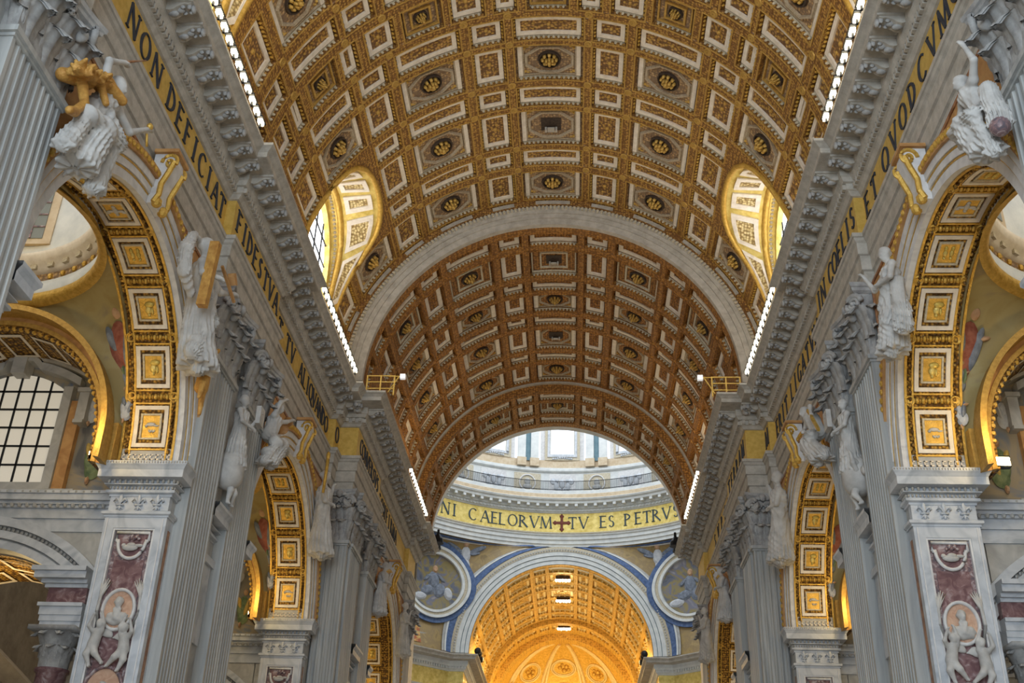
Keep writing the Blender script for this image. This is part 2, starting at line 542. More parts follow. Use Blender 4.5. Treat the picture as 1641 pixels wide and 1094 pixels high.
ZN = 30.4
RN, DN = 11.88, 0.42
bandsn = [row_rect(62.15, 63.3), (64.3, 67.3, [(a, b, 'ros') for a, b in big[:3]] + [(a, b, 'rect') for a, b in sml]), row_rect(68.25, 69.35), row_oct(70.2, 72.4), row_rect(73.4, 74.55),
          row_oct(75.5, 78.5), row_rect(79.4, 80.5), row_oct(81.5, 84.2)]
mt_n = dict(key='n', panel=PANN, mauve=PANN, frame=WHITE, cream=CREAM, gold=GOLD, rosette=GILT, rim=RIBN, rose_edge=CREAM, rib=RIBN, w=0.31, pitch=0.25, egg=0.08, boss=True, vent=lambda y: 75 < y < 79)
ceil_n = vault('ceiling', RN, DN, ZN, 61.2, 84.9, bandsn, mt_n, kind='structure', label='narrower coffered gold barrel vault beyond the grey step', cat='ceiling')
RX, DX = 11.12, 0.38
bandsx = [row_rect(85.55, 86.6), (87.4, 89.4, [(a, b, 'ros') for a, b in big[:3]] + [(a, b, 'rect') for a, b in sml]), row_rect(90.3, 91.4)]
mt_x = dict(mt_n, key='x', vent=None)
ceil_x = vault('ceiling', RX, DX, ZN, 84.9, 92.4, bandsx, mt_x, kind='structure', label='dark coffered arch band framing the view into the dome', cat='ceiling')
# the step down between vault sections and the outer face of the last arch
def arch_face(name, y, r0, r1, zc, m, parent=None, n=60, yb=None, **k):
    mb = MB()
    yb = y+0.25 if yb is None else yb
    rs = []
    for a in lin(-90, 90, n):
        s, c = math.sin(a*D2R), math.cos(a*D2R)
        rs.append([(r0*s, y, zc+r0*c), (r1*s, y, zc+r1*c), (r1*s, yb, zc+r1*c), (r0*s, yb, zc+r0*c)])
    mb.rings(rs, True, True)
    return obj(name, mb, m, parent, **k)

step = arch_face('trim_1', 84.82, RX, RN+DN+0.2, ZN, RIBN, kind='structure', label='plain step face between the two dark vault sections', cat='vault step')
for q, (r0, r1, yy) in enumerate(((RN-0.16, RN+0.02, 84.55),)):
    arch_face('grey_moulding', yy, r0, r1, ZN, STONE, step, yb=84.86)
arch_face('trim_2', 92.4, RX, RN+1.6, ZN, DOMEW, kind='structure', label='outer face of the arch where the nave meets the dome', cat='arch face', yb=93.2)

# grey archivolt where the wide vault steps to the narrow one
tr = arch_face('trim_3', 61.0, RN+0.02, 14.4, ZN, GREY, kind='structure', label='grey stepped arch between the wide and the narrow vault', cat='arch trim', yb=61.6)
for r0, r1, yy in ((RN-0.02, 12.30, 60.80), (12.30, 12.62, 60.68), (12.62, 12.86, 60.56)):
    arch_face('fascia', yy, r0, r1, ZN, STONE, tr, yb=61.2)
arch_face('tooth_band', 60.50, 12.86, 13.12, ZN, STONE, tr, yb=61.2)
arch_face('gold_band', 60.42, 13.12, RW+0.12, ZN, RIBM, tr, yb=61.2)
mb = MB()
for k in range(150):
    a = (-88 + 176*(k+0.5)/150)*D2R
    cbox(mb, a-0.0055, a+0.0055, 60.36, 60.55, 12.88, 13.08)
obj('tooth_moulding', mb, CREAM, tr, loc=(0,0,ZN), kind='stuff')
for j in range(-6, 7):
    a = j*14.5
    w = (5.0 if j % 2 == 0 else 3.2)
    mb = MB()
    cbox(mb, -w*D2R, w*D2R, 60.34, 60.5, 13.24, 13.34)
    for k in range(int(w*5)):
        aa = (-w + 2*w*(k+0.5)/int(w*5))*D2R
        cbox(mb, aa-0.003, aa+0.003, 60.30, 60.5, 13.28, 13.44)
    obj('band_panel', mb, STONE, tr, loc=(0,0,ZN), rot=(0, a*D2R, 0))

# ------------------------------------------------------------------ lunettes
def lun_outline(t):
    """t in 0..1 around the opening from near foot over the top to the far foot -> (dy, angle)"""
    pts = [(-4.35,88),(-4.28,80),(-4.18,74),(-4.05,67),(-3.95,61),(-3.75,57.2),(-3.35,54.3),(-2.6,52.0),(-1.6,50.7),(-0.6,50.2),(0,50.15),(0.6,50.2),(1.6,50.7),(2.6,52.0),(3.35,54.3),(3.75,57.2),(3.95,61),(4.05,67),(4.18,74),(4.28,80),(4.35,88)]
    x = t*(len(pts)-1)
    i = min(int(x), len(pts)-2)
    f = x-i
    return (pts[i][0]*(1-f)+pts[i+1][0]*f, pts[i][1]*(1-f)+pts[i+1][1]*f)

def window_outline(t, hw=3.3, z0=30.9, zs=35.6):
    L1 = zs-z0
    Lc = math.pi*hw*0.5*2
    tot = 2*L1 + Lc
    s = t*tot
    if s < L1: return (-hw, z0+s)
    if s < L1+Lc:
        th = math.pi - (s-L1)/hw
        return (hw*math.cos(th), zs + hw*math.sin(th))
    return (hw, zs-(s-L1-Lc))

def lunette(sg, yc, l0, l1, n):
    def A(t):
        dy, a = lun_outline(t)
        return Vector((sg*RW*math.sin(a*D2R), yc+dy, ZV+RW*math.cos(a*D2R)))
    XW = 13.62
    def B(t):
        dy, z = window_outline(t)
        return Vector((sg*XW, yc+dy, z))
    def S(t, s):
        p = A(t).lerp(B(t), s)
        return p
    N = 60
    side = 'left' if sg < 0 else 'right'
    root = empty('lunette_vault', (sg*RW, yc, ZV), label=n, cat='lunette')
    inv = Matrix.Translation((-sg*RW, -yc, -ZV))
    put = lambda nm, mb, m, smooth=False, par=root: obj(nm, mb.xf(inv), m, par, smooth=smooth)
    put('splayed_vault', MB().surf(lambda t, s: S(t, s), lin(0,1,N), lin(0,1,4)), GOLDM, True)
    # filler of the barrel vault around the opening
    def rect_pt(t):
        # boundary of the rectangle (y l0..l1, a LUN_A..90) matched to t
        per = [(l0,90),(l0,LUN_A),(l1,LUN_A),(l1,90)]
        tt = t*3
        i = min(int(tt), 2); f = tt-i
        f2 = f
        y = per[i][0]*(1-f2)+per[i+1][0]*f2
        a = per[i][1]*(1-f2)+per[i+1][1]*f2
        return (y, a)
    def fill(t, s):
        dy, a = lun_outline(t)
        y2, a2 = rect_pt(t)
        y = (yc+dy)*(1-s) + y2*s
        aa = a*(1-s) + a2*s
        return (sg*RW*math.sin(aa*D2R), y, ZV+RW*math.cos(aa*D2R))
    put('spandrel_surface', MB().surf(fill, lin(0,1,60), lin(0,1,5)), RIBM)
    put('gold_rim', MB().tube([A(t)*1.0 + Vector((-sg*0.02,0,-0.03)) for t in lin(0,1,60)], 0.17, 6), GOLD, True)
    put('inner_rim', MB().tube([S(t,0.80) + Vector((-sg*0.05,0,0)) for t in lin(0.02,0.98,60)], 0.20, 6), GOLD, True)
    mb = MB()
    for k in range(70):
        mb.ball(S(0.03+0.94*k/69, 0.90), 0.11, None, None, 6, 4)
    put('bead_row', mb, CREAM)
    # white framed panels on the splay
    for (t0, t1) in ((0.09,0.24),(0.27,0.385),(0.41,0.485),(0.515,0.59),(0.615,0.73),(0.76,0.91)):
        s0, s1 = 0.14, 0.66
        eps = 0.10
        def up(t, s, h):
            e = 0.004
            tu = S(t+e, s)-S(t-e, s)
            su = S(t, s+e)-S(t, s-e)
            nrm = tu.cross(su).normalized()
            c = Vector((sg*11.0, yc, ZV+5))
            if nrm.dot(c-S(t,s)) < 0: nrm = -nrm
            return S(t, s)+nrm*h
        dt = 0.018; ds = 0.085
        fr = MB()
        for (a0,a1,b0,b1) in ((t0,t0+dt,s0,s1),(t1-dt,t1,s0,s1),(t0+dt,t1-dt,s0,s0+ds),(t0+dt,t1-dt,s1-ds,s1)):
            nn = 8
            rs = []
            for t in lin(a0,a1,nn if a1-a0>0.03 else 1):
                rs.append([up(t,b0,0.02),up(t,b1,0.02),up(t,b1,0.12),up(t,b0,0.12)])
            fr.rings(rs, True, True)
        pn = put('panel', MB().surf(lambda t, s: up(t,s,0.035), lin(t0+dt,t1-dt,8), lin(s0+ds,s1-ds,3)), LUNP)
        put('white_frame', fr, WHITE, False, pn)
    win = empty('window_%d' % lunette.k, (sg*XW, yc, 31.0), label='daylit arched window in the %s lunette of the vault%s' % (side, ', nearest the camera' if yc < 40 else ''), cat='window', kind='structure')
    inv2 = Matrix.Translation((-sg*XW, -yc, -31.0))
    lunette.k += 1
    g = MB()
    cen = [window_outline(t, 2.95, 30.9, 35.6) for t in lin(0,1,32)]
    g.add([(sg*(XW+0.28), yc+p[0], p[1]) for p in cen], [tuple(range(33))])
    g.add([(sg*(XW+0.34), yc+p[0], p[1]) for p in cen], [tuple(reversed(range(33)))])
    obj('pane', g.xf(inv2), GLASS, win)
    f = MB()
    f.rings([[(sg*(XW-0.05), yc+p[0], p[1]) for p in [window_outline(t,3.35,30.8,35.6) for t in lin(0,1,32)]],
             [(sg*(XW-0.05), yc+p[0], p[1]) for p in [window_outline(t,2.9,30.8,35.6) for t in lin(0,1,32)]],
             [(sg*(XW+0.45), yc+p[0], p[1]) for p in [window_outline(t,2.9,30.8,35.6) for t in lin(0,1,32)]]], False)
    obj('window_frame', f.xf(inv2), GOLDM, win)
    bars = MB()
    for dy in (-1.5, 0, 1.5):
        bars.box(sg*(XW+0.2)-0.04, sg*(XW+0.2)+0.04, yc+dy-0.04, yc+dy+0.04, 30.9, 37.8)
    for z in (32.3, 33.9, 35.5, 36.9):
        bars.box(sg*(XW+0.2)-0.04, sg*(XW+0.2)+0.04, yc-2.8, yc+2.8, z-0.035, z+0.035)
    obj('glazing_bars', bars.xf(inv2), IRON, win)
lunette.k = 1
for sg in (-1, 1):
    s = 'left' if sg < 0 else 'right'
    lunette(sg, 52.8, 48.6, 57.15, 'gold splayed lunette with white framed panels on the %s side of the vault' % s)
    lunette(sg, 29.55, 25.35, 33.9, 'nearer lunette cut by the top %s edge of the picture' % s)
# ------------------------------------------------------------------ floor
fl = MB()
fl.add([(-40,-25,-1.6),(40,-25,-1.6),(40,190,-1.6),(-40,190,-1.6)], [(0,1,2,3)])
obj('floor', fl, FLOORM, kind='structure', label='polished marble floor of the basilica below the view', cat='floor')

# ------------------------------------------------------------------ lettering
def glyph(ch):
    """strokes: ('l',x0,y0,x1,y1,w) lines, ('a',cx,cy,rx,ry,a0,a1) arcs, unit height"""
    T, t = 0.125, 0.06
    s = lambda x: [('l',x,0,x,1,T), ('l',x-0.14,0.02,x+0.14,0.02,0.05), ('l',x-0.14,0.98,x+0.14,0.98,0.05)]
    if ch == 'N': return 0.86, [('l',0.1,0,0.1,1,t),('l',0.1,1,0.76,0,T),('l',0.76,0,0.76,1,t),('l',0,0.02,0.22,0.02,0.05),('l',0.64,0.98,0.88,0.98,0.05)]
    if ch == 'O': return 0.92, [('a',0.46,0.5,0.42,0.5,0,360)]
    if ch == 'Q': return 0.98, [('a',0.46,0.5,0.42,0.5,0,360),('l',0.5,0.12,0.98,-0.16,T)]
    if ch == 'D': return 0.82, s(0.14)+[('a',0.14,0.5,0.6,0.5,-90,90)]
    if ch == 'E': return 0.62, s(0.14)+[('l',0.14,0.97,0.58,0.97,t),('l',0.14,0.52,0.5,0.52,t),('l',0.14,0.03,0.6,0.03,t)]
    if ch == 'F': return 0.58, s(0.14)+[('l',0.14,0.97,0.58,0.97,t),('l',0.14,0.52,0.5,0.52,t)]
    if ch == 'L': return 0.60, s(0.14)+[('l',0.14,0.03,0.6,0.03,t)]
    if ch == 'I': return 0.30, s(0.15)
    if ch == 'C': return 0.80, [('a',0.46,0.5,0.42,0.5,48,312)]
    if ch == 'G': return 0.86, [('a',0.46,0.5,0.42,0.5,48,320),('l',0.74,0.1,0.74,0.46,T)]
    if ch == 'A': return 0.84, [('l',0.06,0,0.42,1,t),('l',0.42,1,0.78,0,T),('l',0.2,0.36,0.66,0.36,t),('l',0,0.02,0.18,0.02,0.05),('l',0.66,0.02,0.9,0.02,0.05)]
    if ch == 'V': return 0.84, [('l',0.06,1,0.42,0,T),('l',0.42,0,0.78,1,t),('l',-0.02,0.98,0.2,0.98,0.05),('l',0.68,0.98,0.88,0.98,0.05)]
    if ch == 'T': return 0.70, [('l',0.35,0,0.35,1,T),('l',0.02,0.96,0.68,0.96,t),('l',0.03,0.82,0.03,0.98,0.05),('l',0.67,0.82,0.67,0.98,0.05),('l',0.22,0.02,0.48,0.02,0.05)]
    if ch == 'S': return 0.58, [('a',0.29,0.74,0.22,0.24,30,270),('a',0.29,0.27,0.24,0.26,-150,90)]
    if ch == 'R': return 0.78, s(0.14)+[('a',0.14,0.75,0.42,0.25,-90,90),('l',0.3,0.5,0.76,0,T)]
    if ch == 'P': return 0.68, s(0.14)+[('a',0.14,0.73,0.44,0.27,-90,90)]
    if ch == 'M': return 1.0, [('l',0.1,0,0.16,1,t),('l',0.16,1,0.5,0.02,T),('l',0.5,0.02,0.84,1,t),('l',0.84,1,0.92,0,T),('l',0,0.02,0.2,0.02,0.05),('l',0.8,0.02,1.02,0.02,0.05)]
    return 0.4, []

def m_letter(ch, h, th=0.05):
    w, st = glyph(ch)
    mb = MB()
    # local x right, z up, front at y = -th
    def quad(p, q, wd):
        p = Vector((p[0]-w/2, p[1]-0.5)); q = Vector((q[0]-w/2, q[1]-0.5))
        d = (q-p).normalized()
        n = Vector((-d.y, d.x))*wd/2
        poly = [p+n, q+n, q-n, p-n]
        mb.prism(poly, lambda v: (v.x*h, -th, v.y*h), lambda v: (v.x*h, 0.01, v.y*h))
    for s in st:
        if s[0] == 'l':
            quad((s[1],s[2]), (s[3],s[4]), s[5])
        else:
            _, cx_, cy_, rx, ry, a0, a1 = s
            n = max(6, int((a1-a0)/20))
            pr = None
            for a in lin(a0, a1, n):
                c, si = math.cos(a*D2R), math.sin(a*D2R)
                wd = 0.05 + 0.075*abs(c)
                o = (cx_+rx*c-w/2, cy_+ry*si-0.5); i = (cx_+(rx-wd)*c-w/2, cy_+(ry-wd*0.8)*si-0.5)
                if pr:
                    mb.prism([pr[0], o, i, pr[1]], lambda v: (v[0]*h, -th, v[1]*h), lambda v: (v[0]*h, 0.01, v[1]*h))
                pr = (o, i)
    return mb.mesh('letter')

# ------------------------------------------------------------------ entablature and nave walls
PROF_ARCH = [(-0.6,23.05),(0.0,23.05),(0.0,23.62),(0.09,23.66),(0.09,24.30),(0.18,24.34),(0.18,24.86),(0.26,24.92),(0.30,25.04),(0.36,25.06),(0.36,25.24),(0.0,25.30)]
PROF_FRZ = [(0.0,25.28),(0.0,27.24)]
PROF_BED = [(0.0,27.22),(0.10,27.24),(0.22,27.40),(0.30,27.44),(0.30,27.72),(0.42,27.74),(0.52,27.92),(0.56,27.94),(0.56,28.36)]
PROF_COR = [(0.56,28.34),(1.46,28.38),(1.50,28.40),(1.50,28.62),(1.56,28.66),(1.66,28.74),(1.78,28.80),(1.78,28.92),(-0.4,28.98),(-0.4,31.2)]

def path_offset(path, d):
    out = []
    n = len(path)
    def nrm(i):
        dx, dy = path[i+1][0]-path[i][0], path[i+1][1]-path[i][1]
        l = math.hypot(dx, dy)
        return (dy/l, -dx/l)
    for i in range(n):
        a = nrm(i-1) if i > 0 else nrm(0)
        b = nrm(i) if i < n-1 else nrm(n-2)
        dot = a[0]*b[0]+a[1]*b[1]
        m = (a[0]+b[0], a[1]+b[1])
        k = 1.0/(1.0+dot)
        out.append((path[i][0]+m[0]*k*d, path[i][1]+m[1]*k*d))
    return out

def sweep(path, prof, sg):
    mb = MB()
    rows = [[(-sg*x, y, z) for (x, y) in path_offset(path, d)] for d, z in prof]
    for r0, r1 in zip(rows[:-1], rows[1:]):
        n = len(r0)
        for i in range(n-1):
            mb.add([r0[i], r0[i+1], r1[i+1], r1[i]], [(0,1,2,3)])
    return mb

PATH = [(-13.35,-12),(-13.35,14.9),(-12.95,14.9),(-12.95,22.9),(-13.35,22.9),(-13.35,37.35),(-12.95,37.35),(-12.95,45.25),(-13.35,45.25),(-13.35,59.7),(-12.95,59.7),(-12.95,60.95),(-11.77,60.95),
        (-11.77,69.7),(-12.1,69.7),(-12.1,84.7),(-11.77,84.7),(-11.77,88.6),(-20.5,88.6)]

def m_modillion():
    mb = MB()
    poly = [(0,0),(0,-0.40),(0.12,-0.44),(0.26,-0.40),(0.42,-0.26),(0.60,-0.17),(0.74,-0.20),(0.84,-0.15),(0.88,-0.06),(0.88,0)]
    mb.prism(poly, lambda p: (p[0], -0.24, p[1]), lambda p: (p[0], 0.24, p[1]))
    mb.prism([(0,0.0),(0,-0.1),(0.94,-0.1),(0.94,0.0)], lambda p: (p[0], -0.30, p[1]), lambda p: (p[0], 0.30, p[1]))
    return mb.mesh('modillion')
def m_modleaf():
    mb = MB()
    mb.ball((0.22,0,-0.40), 0.20, 0.15, 0.10, 8, 5)
    mb.ball((0.45,0,-0.27), 0.16, 0.13, 0.08, 8, 5)
    for s in (-1, 1):
        mb.ball((0.78,s*0.12,-0.20), 0.10, 0.09, 0.12, 6, 4)
        mb.ball((0.56,s*0.15,-0.24), 0.10, 0.06, 0.08, 6, 4)
    mb.ball((0.90,0,-0.22), 0.09, 0.16, 0.16, 8, 5)
    return mb.mesh('acanthus_leaf', True)

ARCHES = [(7.7, 13.2), (30.1, 13.2), (52.5, 13.2), (77.2, 11.95)]
AR, AZ = 6.65, 14.9
def nave_wall(sg):
    side = 'left' if sg < 0 else 'right'
    mb = MB()
    X = lambda x: sg*x
    def bx(x0, x1, y0, y1, z0, z1):
        mb.box(min(X(x0),X(x1)), max(X(x0),X(x1)), y0, y1, z0, z1)
    for (y0, y1, x0) in ((-12,1.05,13.2),(14.35,23.45,13.2),(36.97,45.63,13.2),(59.37,60.9,13.2),(60.9,70.33,11.95),(84.07,92.3,11.95)):
        bx(x0, 15.42, y0, y1, -1.6, 23.2)
    for yc, x0 in ARCHES:
        pr = None
        for th in lin(0, 180, 36):
            y, z = yc+AR*math.cos(th*D2R), AZ+(AR+0.02)*math.sin(th*D2R)
            cur = ((X(x0), y, z), (X(x0), y, 23.2), (X(15.42), y, z), (X(15.42), y, 23.2))
            if pr:
                mb.add([pr[0],pr[1],cur[1],cur[0]], [(0,1,2,3)])
                mb.add([pr[2],pr[3],cur[3],cur[2]], [(0,1,2,3)])
            pr = cur
        for y in (yc-AR-0.22, yc+AR):
            if y+0.22 < 59.5 or y > 60:
                bx(x0, 15.42, y, y+0.22, AZ, 23.2)
    wall = obj('wall_'+side, mb, GREY, kind='structure', label='%s nave wall of grey marble with tall arches' % side, cat='wall')
    obj('architrave', sweep(PATH, PROF_ARCH, sg), STONE, wall)
    frz = obj('frieze', sweep(PATH, PROF_FRZ, sg), GOLDF, wall)
    bed = obj('bed_moulding', sweep(PATH, PROF_BED, sg), STONE, wall)
    cor = obj('cornice', sweep(PATH, PROF_COR, sg), STONE, wall)
    # thin lines on the frieze
    off = path_offset(PATH, 0.012)
    mm = cached('mod', m_modillion); ml = cached('modl', m_modleaf)
    dent = MB()
    p056 = path_offset(PATH, 0.56); p03 = path_offset(PATH, 0.30)
    for i in range(len(PATH)-2):
        (x0,y0),(x1,y1) = p056[i], p056[i+1]
        L = math.hypot(x1-x0, y1-y0)
        ux, uy = (x1-x0)/L, (y1-y0)/L
        nx, ny = uy, -ux
        if y1 > 18 and L > 0.7:
            n = max(1, int(round(L/1.13)))
            for k in range(n):
                s = (k+0.5)*L/n
                x, y = x0+ux*s, y0+uy*s
                if y < 18: continue
                rz = math.atan2(ny, -sg*nx)
                o = obj('modillion', mm, STONE, cor, (-sg*x, y, 28.37), (0,0,rz))
                obj('acanthus_leaf', ml, CAPST, o)
        (x0,y0),(x1,y1) = p03[i], p03[i+1]
        L = math.hypot(x1-x0, y1-y0)
        if y1 > 18 and L > 0.7:
            n = int(L/0.30)
            for k in range(n):
                s = (k+0.5)*L/n
                x, y = x0+ux*s, y0+uy*s
                if y < 18: continue
                w, dp = 0.09, 0.14
                c = [(x-ux*w, y-uy*w), (x+ux*w, y+uy*w), (x+ux*w+nx*dp, y+uy*w+ny*dp), (x-ux*w+nx*dp, y-uy*w+ny*dp)]
                dent.prism(c, lambda v: (-sg*v[0], v[1], 27.46), lambda v: (-sg*v[0], v[1], 27.70))
    obj('dentils', dent, STONE, bed, kind='stuff')
    # inscription
    words = ([('NON',26.25,28.6),('DEFICIAT',30.2,36.75)], [('FIDES',38.0,41.6),('TVA',42.6,44.6)], [('ET',46.1,47.2),('TV',48.9,50.0),('ALIQVANDO',52.0,58.9)]) if sg < 0 else \
            ([('QVODCVMQVE',33.9,22.8),('ET',36.85,35.7)], [('IN',44.6,43.7),('COELIS',42.1,37.8)], [('ERIT',59.0,55.9),('LIGATVM',54.2,47.4)])
    for grp, xb in zip(words, (13.35, 12.95, 13.35)):
        for wd, a, b in grp:
            for k, ch in enumerate(wd):
                y = a + (b-a)*k/(len(wd)-1)
                obj('letter', cached(('L',ch), lambda: m_letter(ch, 1.04)), INK, frz, (sg*(xb-0.005), y, 26.52), (0,0,-sg*math.pi/2))
    for ch, x, y, z in ((('O', 12.95, 60.35, 26.45),) if sg < 0 else (('M', 12.95, 60.35, 26.45),)):
        obj('letter', cached(('L',ch), lambda: m_letter(ch, 1.04)), INK, frz, (sg*(x-0.005), y, z), (0,0,-sg*math.pi/2))
    far = ['CONVERSVS','CONFIRMA'] if sg < 0 else ['TERRAM','SVPER']
    for wd, a, b in zip(far, (62.2, 71.5), (68.6, 79.5)):
        if sg > 0: a, b = b, a
        for k, ch in enumerate(wd):
            y = a + (b-a)*k/(len(wd)-1)
            xb = 11.77 if y < 69.7 else 12.1
            obj('letter', cached(('L',ch), lambda: m_letter(ch, 1.04)), INK, frz, (sg*(xb-0.005), y, 26.45), (0,0,-sg*math.pi/2))
    return wall
WALL = {-1: nave_wall(-1), 1: nave_wall(1)}

# ------------------------------------------------------------------ arches: archivolt, soffit with framed reliefs, scroll keystone
def arc_band(mb, r0, r1, x0, x1, n=48, a0=0.0, a1=180.0):
    """ring sector about the local X axis: radius r0..r1, x0..x1"""
    rs = []
    for a in lin(a0, a1, n):
        c, s = math.cos(a*D2R), math.sin(a*D2R)
        rs.append([(x0,r0*c,r0*s),(x0,r1*c,r1*s),(x1,r1*c,r1*s),(x1,r0*c,r0*s)])
    mb.rings(rs, True, True)

def relief_fig(seed):
    rnd = random.Random(seed)
    mb = MB()
    # small symbolic relief about local X axis at radius AR, panel centred on angle 90 (top): local y tangent, z radial
    r = AR-0.02
    kinds = seed % 5
    if kinds == 0:      # dove with spread wings
        mb.ball((0,0,r), 0.10, 0.20, 0.05, 8, 5)
        mb.ball((0,0.22,r), 0.07, 0.07, 0.05, 6, 4)
        for s in (-1,1):
            mb.ball((s*0.18,0.02,r), 0.16, 0.07, 0.04, 6, 4)
            mb.ball((s*0.28,0.10,r), 0.10, 0.06, 0.04, 6, 4)
        mb.ball((0,-0.22,r), 0.08, 0.10, 0.03, 6, 4)
    elif kinds == 1:    # seated figure
        mb.ball((0,0.24,r), 0.07, 0.08, 0.07, 6, 4)
        mb.ball((0,0.06,r), 0.13, 0.16, 0.07, 8, 5)
        mb.ball((0.06,-0.16,r), 0.20, 0.12, 0.07, 8, 5)
        mb.ball((0.14,0.10,r), 0.05, 0.16, 0.05, 6, 4)
    elif kinds == 2:    # keys and tiara
        mb.ball((0,0.12,r), 0.11, 0.16, 0.07, 8, 5)
        for s in (-1,1):
            mb.tube([(s*-0.16,-0.24,r),(s*0.14,0.02,r)], 0.03, 5)
            mb.ball((s*-0.17,-0.25,r), 0.06, 0.06, 0.04, 6, 4)
    elif kinds == 3:    # pair of small figures
        for s in (-1,1):
            mb.ball((s*0.11,0.20,r), 0.055, 0.06, 0.06, 6, 4)
            mb.ball((s*0.11,0.0,r), 0.08, 0.16, 0.06, 6, 4)
            mb.ball((s*0.12,-0.20,r), 0.07, 0.12, 0.05, 6, 4)
    else:               # bird standing with olive branch
        mb.ball((0.0,-0.08,r), 0.19, 0.08, 0.05, 8, 5)
        mb.ball((-0.17,-0.02,r), 0.06, 0.06, 0.05, 6, 4)
        mb.ball((0.2,-0.03,r), 0.12, 0.04, 0.03, 6, 4)
        for k in range(5):
            mb.ball((-0.05+0.05*k,0.16+0.03*(k%2),r), 0.035, 0.06, 0.03, 5, 3)
    return mb.mesh('relief', True)

def m_sframe(hw, ha, w, t, r):
    mb = MB()
    def cb(x0,x1,a0,a1):
        n = 5
        rs = []
        for a in lin(a0,a1,n):
            c, s = math.cos(math.pi/2+a), math.sin(math.pi/2+a)
            rs.append([(x0,(r-t)*c,(r-t)*s),(x1,(r-t)*c,(r-t)*s),(x1,r*c,r*s),(x0,r*c,r*s)])
        mb.rings(rs, True, True)
    wa = w/r
    cb(-hw,-hw+w,-ha,ha); cb(hw-w,hw,-ha,ha); cb(-hw+w,hw-w,-ha,-ha+wa); cb(-hw+w,hw-w,ha-wa,ha)
    return mb.mesh('frame')

def m_sbeads(hw, r, n, er):
    mb = MB()
    for k in range(n):
        x = -hw+2*hw*(k+0.5)/n
        mb.ball((x,0,r), er, er*1.5, er, 6, 4)
        if k < n-1:
            mb.ball((x+hw/n,0.0,r), er*0.45, er*1.2, er*0.7, 5, 3)
    return mb.mesh('flower_band', True)

